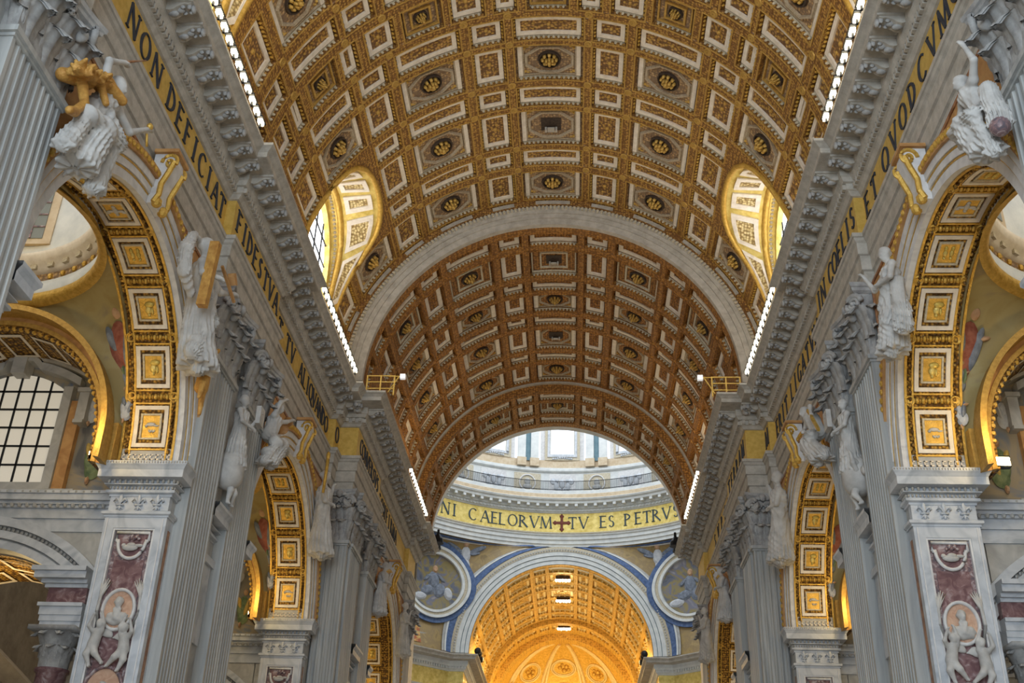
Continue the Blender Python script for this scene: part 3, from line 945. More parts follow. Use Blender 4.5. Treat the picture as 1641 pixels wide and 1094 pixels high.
SOFF_A = [90+19.4*k for k in range(-4,5)]
def arch(sg, yc, x0, order):
    side = 'left' if sg < 0 else 'right'
    far = {30.1:'nearest', 52.5:'middle', 77.2:'farthest'}[yc]
    root = empty('arch', (sg*x0, yc, AZ), label='%s arch on the %s, gold coffered soffit and white banded edge' % (far, side), cat='arch')
    W = 15.42 - x0
    inn = lambda d: sg*d      # local x into the wall
    def b(name, r0, r1, d0, d1, m, par=root, n=48, smooth=False):
        mb = MB()
        arc_band(mb, r0, r1, min(inn(d0),inn(d1)), max(inn(d0),inn(d1)), n)
        return obj(name, mb, m, par)
    av = b('archivolt', AR, 6.98, -0.06, 0.18, WHITEM)
    b('gilt_fillet', 6.98, 7.05, -0.075, 0.1, GOLD, av)
    b('middle_fascia', 7.05, 7.31, -0.13, 0.1, WHITEM, av)
    b('gilt_fillet', 7.31, 7.38, -0.145, 0.1, GOLD, av)
    b('outer_fascia', 7.38, 7.68, -0.20, 0.1, WHITEM, av)
    b('outer_moulding', 7.68, 8.04, -0.30, 0.1, OCHRE, av)
    eg = MB()
    ne = 76
    for k in range(ne):
        a = math.pi*(k+0.5)/ne
        eg.ball((inn(-0.30), 7.86*math.cos(a), 7.86*math.sin(a)), 0.09, 0.13, 0.13, 6, 4)
    obj('egg_moulding', eg, GOLD, av, kind='stuff')
    so = b('soffit', AR+0.03, AR+0.16, 0.18, W, ORN)
    # Greek key strips at the springing, edge rolls
    for d in (0.20, W-0.06):
        b('edge_roll', AR-0.05, AR+0.04, d-0.04, d+0.05, GOLD, so)
    for d in (0.46, W-0.38):
        b('edge_roll', AR-0.03, AR+0.04, d-0.03, d+0.03, GOLD, so)
    xc = inn(W*0.5+0.05)
    fm = cached(('sf',), lambda: m_sframe(0.635, 6.8*D2R, 0.15, 0.07, AR+0.03))
    fi = cached(('sfi',), lambda: m_sframe(0.40, 4.25*D2R, 0.07, 0.07, AR+0.03))
    fo = cached(('sfo',), lambda: m_sframe(0.74, 7.85*D2R, 0.06, 0.06, AR+0.03))
    fg = cached(('sfg',), lambda: (lambda m: (m.rings([[(x,(AR-0.0)*math.cos(math.pi/2+a),(AR-0.0)*math.sin(math.pi/2+a)) for x in (-0.36,0.36)] for a in lin(-3.8*D2R,3.8*D2R,4)], False), m)[1])(MB()).mesh('relief_ground'))
    fb = cached(('sfb',), lambda: m_sbeads(0.66, AR-0.02, 6, 0.085))
    for k, a in enumerate(SOFF_A):
        ra = (a-90)*D2R
        if sg < 0 and False: pass
        cf = obj('coffer_frame', fm, WHITE, root, (xc,0,0), (ra,0,0))
        obj('outer_frame', fo, GOLD, cf)
        obj('inner_frame', fi, CREAM, cf)
        obj('relief_ground', fg, GOLD, cf)
        obj('relief', cached(('rel',k), lambda: relief_fig([4,1,1,3,0,3,1,2,4][k])), GOLDM if k % 4 else STAT, cf)
    for k in range(8):
        ra = (SOFF_A[k]+9.7-90)*D2R
        fl_ = obj('flower_band', fb, CREAM if k % 3 else GOLD, root, (xc,0,0), (ra,0,0))
        for d in (-1, 1):
            obj('boss_ring', cached(('boss',), m_boss), GOLD, fl_, (d*(W*0.5-0.30),0,0))
    for s in (-1, 1):
        vb = MB()
        n = 84
        for k in range(n):
            a = (3+174*(k+0.5)/n)*D2R
            vb.ball((xc+s*(W*0.5-0.32), (AR-0.01)*math.cos(a), (AR-0.01)*math.sin(a)), 0.075, 0.10, 0.10, 6, 4)
        obj('leaf_band', vb, ORN, so, kind='stuff')
    # Greek key at springing
    for s in (1, -1):
        gk = MB()
        n = 9
        for k in range(n):
            x = -0.85+1.7*k/(n-1)
            gk.box(xc+x-0.07, xc+x+0.07, s*(AR-0.03)-0.02, s*(AR-0.03)+0.02, 0.14, 0.20)
            gk.box(xc+x-0.07, xc+x-0.03, s*(AR-0.03)-0.02, s*(AR-0.03)+0.02, 0.14, 0.36)
            gk.box(xc+x-0.07, xc+x+0.05, s*(AR-0.03)-0.02, s*(AR-0.03)+0.02, 0.31, 0.36)
        obj('key_pattern', gk, WHITE, so)
    # scroll keystone
    ks = MB()
    prof = [(0,0),(0,2.1),(-0.95,2.1),(-1.0,1.9),(-0.92,1.6),(-0.62,1.1),(-0.5,0.7),(-0.55,0.3),(-0.4,0.02)]
    ks.prism(prof, lambda p: (inn(p[0]*0.75), -0.42, AR+0.02+p[1]), lambda p: (inn(p[0]*0.75), 0.42, AR+0.02+p[1]))
    kk = obj('keystone', ks, WHITEM, root)
    sc = MB()
    for s in (-1, 1):
        path = []
        for t in lin(0, 2.6*2*math.pi/2.6*1.6, 26):
            rr = 0.36-0.022*t*1.6
            path.append((inn(-0.62)+inn(1)*rr*math.cos(t)*0.9, s*0.44, AR+1.72+rr*math.sin(t)))
        sc.tube(path, 0.07, 5)
        sc.tube([(inn(-0.74),s*0.44,AR+1.75),(inn(-0.60),s*0.44,AR+1.25),(inn(-0.44),s*0.44,AR+0.8),(inn(-0.44),s*0.44,AR+0.35),(inn(-0.3),s*0.44,AR+0.05)], 0.10, 6)
        sc.ball((inn(-0.36), s*0.3, AR+0.12), 0.2, 0.2, 0.2, 8, 5)
    obj('gilt_scroll', sc, GOLD, kk)
    cp = MB()
    cp.box(min(inn(-0.86),0), max(inn(-0.86),0), -0.55, 0.55, AR+2.1, AR+2.24)
    obj('gilt_cap', cp, OCHRE, kk)
    # ochre spandrel panels
    for s in (-1, 1):
        sp = MB()
        pts_in = [(8.06*math.cos(a*D2R), 8.06*math.sin(a*D2R)) for a in lin(30, 86, 16)]
        poly = [(s*p[0], p[1]) for p in pts_in] + [(s*0.56, 23.02-AZ), (s*7.2, 23.02-AZ), (s*7.2, 4.05)]
        sp.prism(poly, lambda p: (inn(-0.05), p[0], p[1]), lambda p: (inn(0.02), p[0], p[1]))
        spo = obj('spandrel_panel', sp, OCHRE, root)
        br = MB()
        br.tube([(inn(-0.06), s*0.6, 23.0-AZ-0.12), (inn(-0.06), s*7.0, 23.0-AZ-0.12)], 0.07, 6)
        br.tube([(inn(-0.06), s*7.05, 23.0-AZ-0.1), (inn(-0.06), s*7.05, 4.5)], 0.07, 6)
        obj('spandrel_border', br, BROWNM, spo)
    return root

def m_boss():
    mb = MB()
    n = 14
    r = AR
    ring = lambda k, z: [(k*math.cos(2*math.pi*i/n), k*math.sin(2*math.pi*i/n), z) for i in range(n)]
    mb.rings([ring(0.20, r+0.03), ring(0.19, r-0.06), ring(0.14, r-0.06), ring(0.13, r+0.0), ring(0.02, r-0.05)])
    return mb.mesh('boss_ring', True)

for yc, x0 in ARCHES[1:]:
    for sg in (-1, 1):
        arch(sg, yc, x0, 0)
# ------------------------------------------------------------------ sculpted forms (one continuous surface grown from joints)
def surface_nets(field, org, h):
    nx, ny, nz = field.shape
    ins = field < 0
    c = ins[:-1,:-1,:-1].astype(np.int8)
    tot = np.zeros((nx-1,ny-1,nz-1), np.int8)
    for dx in (0,1):
        for dy in (0,1):
            for dz in (0,1):
                tot += ins[dx:nx-1+dx, dy:ny-1+dy, dz:nz-1+dz]
    act = (tot > 0) & (tot < 8)
    idx = -np.ones(act.shape, np.int64)
    cells = np.argwhere(act)
    idx[act] = np.arange(len(cells))
    acc = np.zeros((len(cells),3)); cnt = np.zeros(len(cells))
    i, j, k = cells.T
    for (a, b) in [((0,0,0),(1,0,0)),((0,1,0),(1,1,0)),((0,0,1),(1,0,1)),((0,1,1),(1,1,1)),((0,0,0),(0,1,0)),((1,0,0),(1,1,0)),((0,0,1),(0,1,1)),((1,0,1),(1,1,1)),((0,0,0),(0,0,1)),((1,0,0),(1,0,1)),((0,1,0),(0,1,1)),((1,1,0),(1,1,1))]:
        fa = field[i+a[0], j+a[1], k+a[2]]; fb = field[i+b[0], j+b[1], k+b[2]]
        m = (fa < 0) != (fb < 0)
        t = np.where(m, fa/np.where(m, fa-fb, 1), 0)
        for ax in range(3):
            acc[:,ax] += np.where(m, a[ax]+t*(b[ax]-a[ax]), 0)
        cnt += m
    v = (cells + acc/np.maximum(cnt,1)[:,None])*h + np.array(org)
    quads = []
    for ax in range(3):
        o1, o2 = [(1,2),(2,0),(0,1)][ax]
        sl = [slice(None)]*3
        A = ins.copy()
        s0 = [slice(0,n) for n in ins.shape]; s1 = [slice(0,n) for n in ins.shape]
        s0[ax] = slice(0, ins.shape[ax]-1); s1[ax] = slice(1, ins.shape[ax])
        d = A[tuple(s0)].astype(np.int8) - A[tuple(s1)].astype(np.int8)
        e = np.argwhere(d != 0)
        e = e[(e[:,o1] > 0) & (e[:,o2] > 0) & (e[:,o1] < ins.shape[o1]-1) & (e[:,o2] < ins.shape[o2]-1)]
        sgn = d[tuple(e.T)]
        def at(da, db):
            q = e.copy(); q[:,o1] -= da; q[:,o2] -= db
            return idx[tuple(q.T)]
        q = np.stack([at(1,1), at(0,1), at(0,0), at(1,0)], 1)
        neg = sgn < 0
        q[neg] = q[neg][:, ::-1]
        quads.append(q)
    q = np.concatenate(quads)
    return v, q[(q >= 0).all(1)]

def sculpt(name, prims, h=0.06, k=0.10, drape=None):
    """prims: ('c', a, b, ra, rb[, fold]) tapered limb, ('e', c, (rx,ry,rz)[, fold]) ellipsoid; smooth union"""
    lo = np.full(3, 1e9); hi = -lo
    for p in prims:
        if p[0] in 'cC':
            for q, r in ((p[1],p[3]),(p[2],p[4])):
                lo = np.minimum(lo, np.array(q)-r); hi = np.maximum(hi, np.array(q)+r)
        else:
            lo = np.minimum(lo, np.array(p[1])-np.array(p[2])); hi = np.maximum(hi, np.array(p[1])+np.array(p[2]))
    lo -= 3*h+0.05; hi += 3*h+0.05
    n = np.ceil((hi-lo)/h).astype(int)+1
    X, Y, Z = np.meshgrid(*[lo[a]+h*np.arange(n[a]) for a in range(3)], indexing='ij')
    D = np.full(X.shape, 1e3)
    Dr = np.full(X.shape, 1e3); Dn = np.full(X.shape, 1e3)
    for p in prims:
        fold = None
        k_ = k if p[0] in 'ce' else k*0.3
        if p[0] in 'cC':
            a, b = np.array(p[1],float), np.array(p[2],float)
            ab = b-a; L2 = max(ab@ab, 1e-9)
            t = np.clip(((X-a[0])*ab[0]+(Y-a[1])*ab[1]+(Z-a[2])*ab[2])/L2, 0, 1)
            qx, qy, qz = X-a[0]-t*ab[0], Y-a[1]-t*ab[1], Z-a[2]-t*ab[2]
            d = np.sqrt(qx*qx+qy*qy+qz*qz) - (p[3]+(p[4]-p[3])*t)
            if len(p) > 5: fold = p[5]
            if fold:
                # drapery folds run along the limb
                u = np.cross(ab/np.sqrt(L2), [0.13,0.9,0.3]); u /= np.linalg.norm(u)+1e-9
                w = np.cross(ab/np.sqrt(L2), u)
                th = np.arctan2(qx*u[0]+qy*u[1]+qz*u[2], qx*w[0]+qy*w[1]+qz*w[2])
                rr_ = np.sqrt((qx*u[0]+qy*u[1]+qz*u[2])**2+(qx*w[0]+qy*w[1]+qz*w[2])**2)
                fade = np.clip(rr_/(0.75*max(p[3],p[4])), 0, 1)**2
                w1 = np.sin(fold[1]*th + 2.2*t + 0.9*np.sin(5*t))
                w2 = np.sin(2.1*fold[1]*th + 5.0*t + 1.3)
                d = d + fold[0]*(np.abs(w1)*1.5-0.75 + 0.40*w2)*(0.4+0.6*t)*fade
                if len(fold) > 2: d = np.maximum(d, fold[2]+0.04*np.sin(fold[1]*th*1.0)-Z)
        else:
            c, r = np.array(p[1],float), np.array(p[2],float)
            q = np.sqrt(((X-c[0])/r[0])**2+((Y-c[1])/r[1])**2+((Z-c[2])/r[2])**2)
            d = (q-1)*min(r)
            if len(p) > 3:
                f = p[3]
                d = d + f[0]*np.sin(f[1]*(X*0.8+Z*0.6+0.5*np.sin(2*Z)))
        if drape:
            if fold: Dr = np.minimum(Dr, d)
            else: Dn = np.minimum(Dn, d)
        hh = np.clip(0.5+0.5*(D-d)/k_, 0, 1)
        D = D*(1-hh)+d*hh - k_*hh*(1-hh)
    if drape:
        amp, wl, hc, hr = drape
        u_ = X*0.75+0.45*Z+0.35*np.sin(1.9*Z+1.3*Y)*wl*3+0.25*np.sin(2.7*X+Y)*wl*2
        dist = np.sqrt((X-hc[0])**2+(Y-hc[1])**2+(Z-hc[2])**2)
        msk = np.clip((dist-hr)/(0.5*hr), 0, 1)*np.clip((Dn-Dr)/(2*amp)+0.5, 0, 1)
        D = D + msk*amp*(np.abs(np.sin(math.pi*u_/wl))*1.4-0.7)
    v, q = surface_nets(D, lo, h)
    me = bpy.data.meshes.new(name)
    me.from_pydata(v.tolist(), [], q.tolist())
    me.polygons.foreach_set('use_smooth', [True]*len(me.polygons))
    me.update()
    return me

def V3(*a): return np.array(a, float)
def hand(prims, wrist, direc, s, up=(0,0,1)):
    """palm and five fingers pointing along direc"""
    d = V3(*direc); d /= np.linalg.norm(d)
    u = np.cross(d, V3(*up)); u /= np.linalg.norm(u)+1e-9
    w = np.cross(u, d)
    wr = V3(*wrist)
    pc = wr+d*0.055*s
    prims.append(('c', wr, pc+d*0.02*s, 0.030*s, 0.036*s))
    for i, (o, L) in enumerate(((-0.032,0.075),(-0.011,0.085),(0.011,0.08),(0.03,0.062))):
        b = pc+d*0.035*s+u*o*s
        m = b+d*L*0.55*s-w*0.012*s
        e = m+d*L*0.4*s-w*0.035*s
        prims.append(('c', b, m, 0.013*s, 0.012*s)); prims.append(('c', m, e, 0.012*s, 0.010*s))
    b = wr+d*0.03*s-u*0.03*s
    prims.append(('c', b, b+d*0.04*s-u*0.03*s, 0.015*s, 0.012*s))

def head(prims, c, s, face=(0,-1,0), hair=True):
    """head of height 0.24*s looking along face"""
    f = V3(*face); f /= np.linalg.norm(f)
    c = V3(*c)
    r = np.cross(f, V3(0,0,1)); r /= np.linalg.norm(r)+1e-9
    u = np.cross(r, f)
    prims.append(('e', c, (0.085*s,0.095*s,0.115*s)))
    prims.append(('e', c+f*0.03*s-u*0.06*s, (0.055*s,0.055*s,0.06*s)))            # jaw
    prims.append(('C', c+f*0.085*s+u*0.015*s, c+f*0.105*s-u*0.025*s, 0.012*s, 0.018*s))  # nose
    prims.append(('C', c+f*0.082*s+u*0.03*s-r*0.04*s, c+f*0.082*s+u*0.03*s+r*0.04*s, 0.014*s, 0.014*s))  # brow
    prims.append(('C', c+f*0.085*s-u*0.062*s-r*0.02*s, c+f*0.085*s-u*0.062*s+r*0.02*s, 0.010*s, 0.010*s))  # lips
    for q in (-1,1):
        prims.append(('e', c+r*q*0.085*s-f*0.005*s, (0.02*s,0.02*s,0.03*s)))
    if hair:
        prims.append(('e', c-f*0.03*s+u*0.035*s, (0.10*s,0.10*s,0.10*s), (0.012*s, 26/s)))
        prims.append(('e', c-f*0.10*s-u*0.01*s, (0.05*s,0.05*s,0.05*s)))

def figure(J, s, robe=None, fc=(0,-1,0), hair=True, extra=()):
    """J: joints head,neck,chest,pelvis,sl,sr,el,er,hl,hr,kl,kr,fl,fr"""
    P = []
    c = lambda a, b, ra, rb, f=None: P.append(('c', J[a], J[b], ra*s, rb*s) if f is None else ('c', J[a], J[b], ra*s, rb*s, f))
    fo = (0.022*s, 6)
    c('neck','head',0.05,0.05)
    c('pelvis','chest',0.155,0.17,(0.010*s,7))
    c('chest','neck',0.13,0.055)
    c('sl','sr',0.075,0.075)
    for q in ('l','r'):
        c('s'+q,'e'+q,0.062,0.05); c('e'+q,'h'+q,0.048,0.034)
        c('pelvis','k'+q,0.14,0.10,fo if robe else None); c('k'+q,'f'+q,0.085 if robe else 0.07,0.10 if robe else 0.045,fo if robe else None)
        ft = np.array(J['f'+q], float)
        P.append(('c', ft, ft+np.array([0,-0.13*s,-0.02*s]), 0.042*s, 0.03*s))
        dv = np.array(J['h'+q],float)-np.array(J['e'+q],float)
        hand(P, J['h'+q], dv, s)
    if robe == 'long':
        a = np.array(J['pelvis'],float); b = (np.array(J['fl'],float)+np.array(J['fr'],float))/2
        P.append(('c', a, b+np.array([0,0.0,-0.12*s]), 0.17*s, 0.29*s, (0.034*s, 9, b[2]-0.01*s)))
    if robe == 'seat':
        a = np.array(J['kl'],float); b = np.array(J['kr'],float)
        P.append(('c', a, b, 0.12*s, 0.12*s, (0.028*s, 8)))
        m = (a+b)/2; f = (np.array(J['fl'],float)+np.array(J['fr'],float))/2
        P.append(('c', m, f+np.array([0,0.05*s,-0.10*s]), 0.17*s, 0.24*s, (0.034*s, 9, f[2]-0.02*s)))
    head(P, J['head'], s, fc, hair)
    P += list(extra)
    return P

def cherub_mesh(mir):
    s = 0.92
    m = -1 if mir else 1
    J = dict(head=(m*0.36,-0.30,1.16),neck=(m*0.30,-0.24,1.00),chest=(m*0.26,-0.22,0.86),pelvis=(m*0.12,-0.20,0.50),
             sl=(m*0.40,-0.24,0.92),sr=(m*0.12,-0.26,0.94),el=(m*0.50,-0.34,1.14),er=(m*0.02,-0.40,1.10),hl=(m*0.46,-0.36,1.42),hr=(m*0.16,-0.46,1.36),
             kl=(m*0.24,-0.34,0.16),kr=(m*-0.06,-0.30,0.18),fl=(m*0.44,-0.20,-0.16),fr=(m*0.02,-0.22,-0.20))
    P = []
    def c(a,b,ra,rb): P.append(('c',J[a],J[b],ra,rb))
    c('pelvis','chest',0.20,0.17); c('chest','neck',0.12,0.07); c('neck','head',0.07,0.07); c('sl','sr',0.09,0.09)
    for q in ('l','r'):
        c('s'+q,'e'+q,0.085,0.07); c('e'+q,'h'+q,0.07,0.05); c('pelvis','k'+q,0.16,0.11); c('k'+q,'f'+q,0.11,0.06)
        f = np.array(J['f'+q]); P.append(('c',f,f+np.array([0,-0.10,-0.05]),0.055,0.035))
        hand(P, J['h'+q], np.array(J['h'+q])-np.array(J['e'+q]), 0.95)
    head(P, J['head'], 1.35, (-m*0.4,-0.9,0.1))
    P.append(('e',(m*0.52,-0.06,0.84),(0.22,0.07,0.16),(0.02,16)))
    return sculpt('cherub', P, 0.034, 0.045)

def bust_mesh():
    P = [('e',(0,-0.10,-0.30),(0.38,0.16,0.20),(0.012,18)), ('c',(0,-0.12,-0.2),(0,-0.14,0.06),0.14,0.09), ('c',(-0.22,-0.1,-0.2),(0.22,-0.1,-0.2),0.13,0.13)]
    head(P, (0.0,-0.17,0.24), 1.45, (0.25,-1,0))
    P.append(('c',(-0.1,-0.2,0.02),(0.0,-0.24,-0.3),0.05,0.04)); P.append(('c',(0.1,-0.2,0.02),(0.0,-0.24,-0.3),0.05,0.04))
    return sculpt('bust', P, 0.034, 0.04)

# ------------------------------------------------------------------ fluted pilasters with Corinthian capitals
def m_shaft(w, d, z0, z1, nf):
    pts = [(-w/2, 0.1), (-w/2, -d)]
    mgn = 0.10*w/2.9
    pw = (w-2*mgn)/nf
    for k in range(nf):
        a = -w/2+mgn+pw*k
        gw = pw*0.70
        x0 = a+(pw-gw)/2
        pts.append((x0, -d))
        for t in (30, 60, 90, 120, 150):
            pts.append((x0+gw/2-gw/2*math.cos(t*D2R), -d+gw*0.34*math.sin(t*D2R)))
        pts.append((x0+gw, -d))
    pts += [(w/2, -d), (w/2, 0.1)]
    mb = MB()
    mb.rings([[(p[0],p[1],z0) for p in pts], [(p[0],p[1],z1) for p in pts]], False)
    return mb.mesh('shaft')

def m_leaf(wd, ht, curl):
    """acanthus leaf: grows up (z), leans out (-y), scalloped edge, curled tip"""
    mb = MB()
    nu, nv = 12, 8
    def f(u, v, off):
        t = u
        lob = 1.0-0.22*abs(math.sin(t*math.pi*3.5))
        wdt = wd*0.5*(0.80+0.35*math.sin(t*2.6))*lob*(1.0 if t < 0.75 else 1.0-0.75*(t-0.75)/0.25*0.9)
        x = v*wdt
        if t < 0.75:
            z = ht*t/0.75*0.95
            y = -curl*0.35*(t/0.75)**2
        else:
            a = (t-0.75)/0.25*math.pi*0.95
            z = ht*0.95 + ht*0.08*math.sin(a) - ht*0.16*(1-math.cos(a))/2
            y = -curl*0.35 - curl*0.65*(1-math.cos(a))/2
        y += 0.16*wd*(v*v) - 0.07*wd*math.cos(v*math.pi*2.5)*(1-t*0.5)
        return (x, y+off, z)
    g = [[f(i/nu, -1+2*j/nv, 0) for j in range(nv+1)] for i in range(nu+1)]
    b = [[f(i/nu, -1+2*j/nv, 0.07) for j in range(nv+1)] for i in range(nu+1)]
    fl_ = lin(0,1,nu)
    mb.surf(lambda u, v: f(u, v, 0), lin(0,1,nu), lin(-1,1,nv))
    mb.surf(lambda u, v: f(u, v, 0.07), lin(0,1,nu), lin(-1,1,nv))
    return mb.mesh('acanthus_leaf', True)

def m_volute(r):
    mb = MB()
    path = []; rad = []
    for t in lin(0, 1, 30):
        a = t*2.3*2*math.pi
        q = r*(1-0.85*t)
        path.append((q*math.cos(a), 0, q*math.sin(a)))
        rad.append(0.30*r*(1-0.55*t))
    mb.tube(path, rad, 6)
    mb.ball((0,0,0), r*0.25, r*0.4, r*0.25, 8, 5)
    return mb.mesh('volute', True)

def m_abacus(w, d, h):
    mb = MB()
    prof = [(0.0,0.0),(0.12,0.08),(0.14,0.20),(0.20,0.24),(0.22,h)]
    rs = []
    for o, z in prof:
        ring = []
        n = 12
        for t in lin(-1, 1, n):
            ring.append((t*(w/2+o), -d-o+0.32*(1-t*t)*0.9, z))
        ring += [(w/2+o, 0.1, z), (-w/2-o, 0.1, z)]
        rs.append(ring)
    mb.rings(rs, True, True)
    return mb.mesh('abacus')

ZC = 19.95
def pilaster(x, y, rz, w, d, label, nf=9, group=None, cap_h=3.1):
    root = empty('fluted_pilaster', (x, y, -1.6), (0,0,rz), label=label, cat='pilaster', group=group)
    k = ('pil', round(w,2), round(d,2), nf)
    obj('shaft', cached(k, lambda: m_shaft(w, d, 0, ZC+1.6-0.30, nf)), SHAFT, root)
    a = MB()
    a.box(-w/2-0.05, w/2+0.05, -d-0.05, 0.1, ZC+1.6-0.34, ZC+1.6-0.24)
    a.box(-w/2-0.14, w/2+0.14, -d-0.14, 0.1, ZC+1.6-0.24, ZC+1.6-0.06)
    obj('astragal', cached(k+('a',), lambda: a.mesh('astragal')), SHAFT, root)
    def bell():
        mb = MB()
        h = cap_h-0.35
        rs = []
        for t in lin(0, 1, 6):
            o = 0.12*t*t
            rs.append([(-w/2-o,0.1,h*t),(-w/2-o,-d-o,h*t),(w/2+o,-d-o,h*t),(w/2+o,0.1,h*t)])
        mb.rings(rs, True, True)
        return mb.mesh('capital')
    cp = obj('capital', cached(k+('b',), bell), CAPST, root, (0,0,ZC+1.6-0.06))
    sc = w/2.9
    lf1 = cached(('leaf',1), lambda: m_leaf(1.02, 1.25, 0.62))
    lf2 = cached(('leaf',2), lambda: m_leaf(1.02, 1.35, 0.72))
    sx = sc if w > 2 else 0.8
    for q in ((-1,0,1) if w > 2 else (-0.5,0.5)):
        obj('acanthus_leaf', lf1, CAPST, cp, (q*w*0.335,-d-0.02,0.0), None, (sx,1,1))
    for q in ((-1.5,-0.5,0.5,1.5) if w > 2 else (-1,0,1)):
        obj('acanthus_leaf', lf2, CAPST, cp, (q*w*0.325,-d-0.05,0.72), None, (sx,1,1))
    for s in (-1, 1):     # leaves on the flanks
        obj('acanthus_leaf', lf1, CAPST, cp, (s*(w/2+0.02),-d*0.45,0.0), (0,0,s*math.pi/2), (0.6,1,1))
        obj('acanthus_leaf', lf2, CAPST, cp, (s*(w/2+0.05),-d*0.45,0.72), (0,0,s*math.pi/2), (0.6,1,1))
    vo = cached(('vol',), lambda: m_volute(0.40))
    for s in (-1, 1):
        obj('volute', vo, CAPST, cp, (s*(w/2-0.08),-d-0.36,2.30), (0,0,s*0.65), (s,1,1))
        obj('volute', cached(('vol2',), lambda: m_volute(0.26)), CAPST, cp, (s*0.26,-d-0.22,2.32), None, (-s,1,1))
    def flower():
        fh = MB()
        fh.ball((0,-d-0.30,2.80), 0.20, 0.16, 0.24, 8, 6)
        for s in (-1,1):
            fh.ball((s*0.24,-d-0.24,2.78), 0.22, 0.10, 0.13, 8, 5)
        return fh.mesh('abacus_flower', True)
    obj('abacus_flower', cached(k+('f',), flower), CAPST, cp)
    def bud():
        fh = MB()
        fh.ball((0,0,0), 0.17, 0.22, 0.22, 8, 6)
        return fh.mesh('leaf_bud', True)
    for s in (-1,1):
        obj('leaf_bud', cached('bud', bud), CAPST, cp, (s*w*0.31,-d-0.30,2.0))
    obj('abacus', cached(k+('ab',), lambda: m_abacus(w+0.28, d+0.30, 0.40)), CAPST, cp, (0,0,cap_h-0.42))
    return root

for sg in (-1, 1):
    sd = 'left' if sg < 0 else 'right'
    rz = -sg*math.pi/2
    pilaster(sg*13.2, 16.5, rz, 2.9, 0.45, 'fluted grey pilaster on the %s nearer the camera, before the first arch' % sd)
    pilaster(sg*13.2, 21.3, rz, 2.9, 0.45, 'fluted grey pilaster at the top %s corner, cut by the picture edge' % sd)
    pilaster(sg*13.2, 38.9, rz, 2.9, 0.45, 'fluted pilaster on the %s beside the medallion pier' % sd)
    pilaster(sg*13.2, 43.7, rz, 2.9, 0.45, 'fluted pilaster on the %s just before the middle arch' % sd)
    pilaster(sg*12.38, 60.90, 0, 1.42, 0.30, 'narrow fluted pilaster on the %s facing the viewer where the nave narrows' % sd, 4)
    pilaster(sg*11.95, 62.7, rz, 2.9, 0.40, 'fluted pilaster on the %s turning the corner under the gold return' % sd)
    pilaster(sg*11.95, 68.2, rz, 2.9, 0.40, 'fluted pilaster on the %s beside the farthest arch' % sd)
    pilaster(sg*11.95, 86.2, rz, 2.9, 0.40, 'far fluted pilaster on the %s next to the crossing' % sd)

# ------------------------------------------------------------------ piers under the arches
IMP = [(-0.1,13.62),(0.03,13.62),(0.03,13.70),(0.14,13.74),(0.14,13.84),(0.02,13.86),(0.02,14.01),(0.22,14.03),(0.22,14.06),(0.06,14.08),(0.06,14.22),(0.44,14.24),(0.44,14.52),(0.46,14.55),(0.50,14.62),(0.56,14.70),(0.56,14.82),(-0.3,14.84)]
AST = [(-0.05,12.84),(0.05,12.84),(0.05,12.90),(0.13,12.94),(0.13,13.04),(0.04,13.08),(-0.05,13.08)]
def m_fleur():
    mb = MB()
    mb.ball((0,-0.05,0.18), 0.075, 0.06, 0.20, 8, 6)
    mb.box(-0.14, 0.14, -0.10, 0.0, -0.06, 0.0)
    mb.ball((0,-0.05,-0.14), 0.05, 0.05, 0.10, 6, 5)
    for s in (-1,1):
        mb.tube([(s*0.03,-0.05,-0.02),(s*0.08,-0.06,0.14),(s*0.18,-0.07,0.20),(s*0.24,-0.06,0.10),(s*0.19,-0.05,0.06)], [0.03,0.04,0.05,0.035,0.02], 6)
        mb.tube([(s*0.03,-0.05,-0.08),(s*0.12,-0.05,-0.20)], [0.03,0.02], 5)
    return mb.mesh('fleur_de_lis', True)

def m_oval(rx, rz, w, t, y0=0.0, n=32):
    mb = MB()
    ring = lambda k, y: [((rx+k)*math.cos(2*math.pi*i/n), y, (rz+k)*math.sin(2*math.pi*i/n)) for i in range(n)]
    mb.rings([ring(w,y0), ring(w,y0-t), ring(w*0.6,y0-t*1.4), ring(0,y0-t), ring(0,y0)])
    return mb.mesh('oval_ring', True)
def m_ovalfill(rx, rz, y, n=32):
    mb = MB()
    mb.add([(rx*math.cos(2*math.pi*i/n), y, rz*math.sin(2*math.pi*i/n)) for i in range(n)], [tuple(range(n))])
    return mb.mesh('oval_ground')
def m_palm(s):
    mb = MB()
    for k in range(6):
        x1 = s*(0.30+0.09*k)
        path = [(s*0.60,-0.06,-0.62),(s*0.74,-0.07,-0.1),(s*(0.70-0.0*k),-0.08,0.45),(s*(0.40+0.075*k),-0.10,1.05-0.05*abs(k-2))]
        mb.tube(path, [0.05,0.07,0.06,0.015], 5)
    return mb.mesh('palm_branch', True)
CHER = [cherub_mesh(False), cherub_mesh(True)]
BUST = bust_mesh()

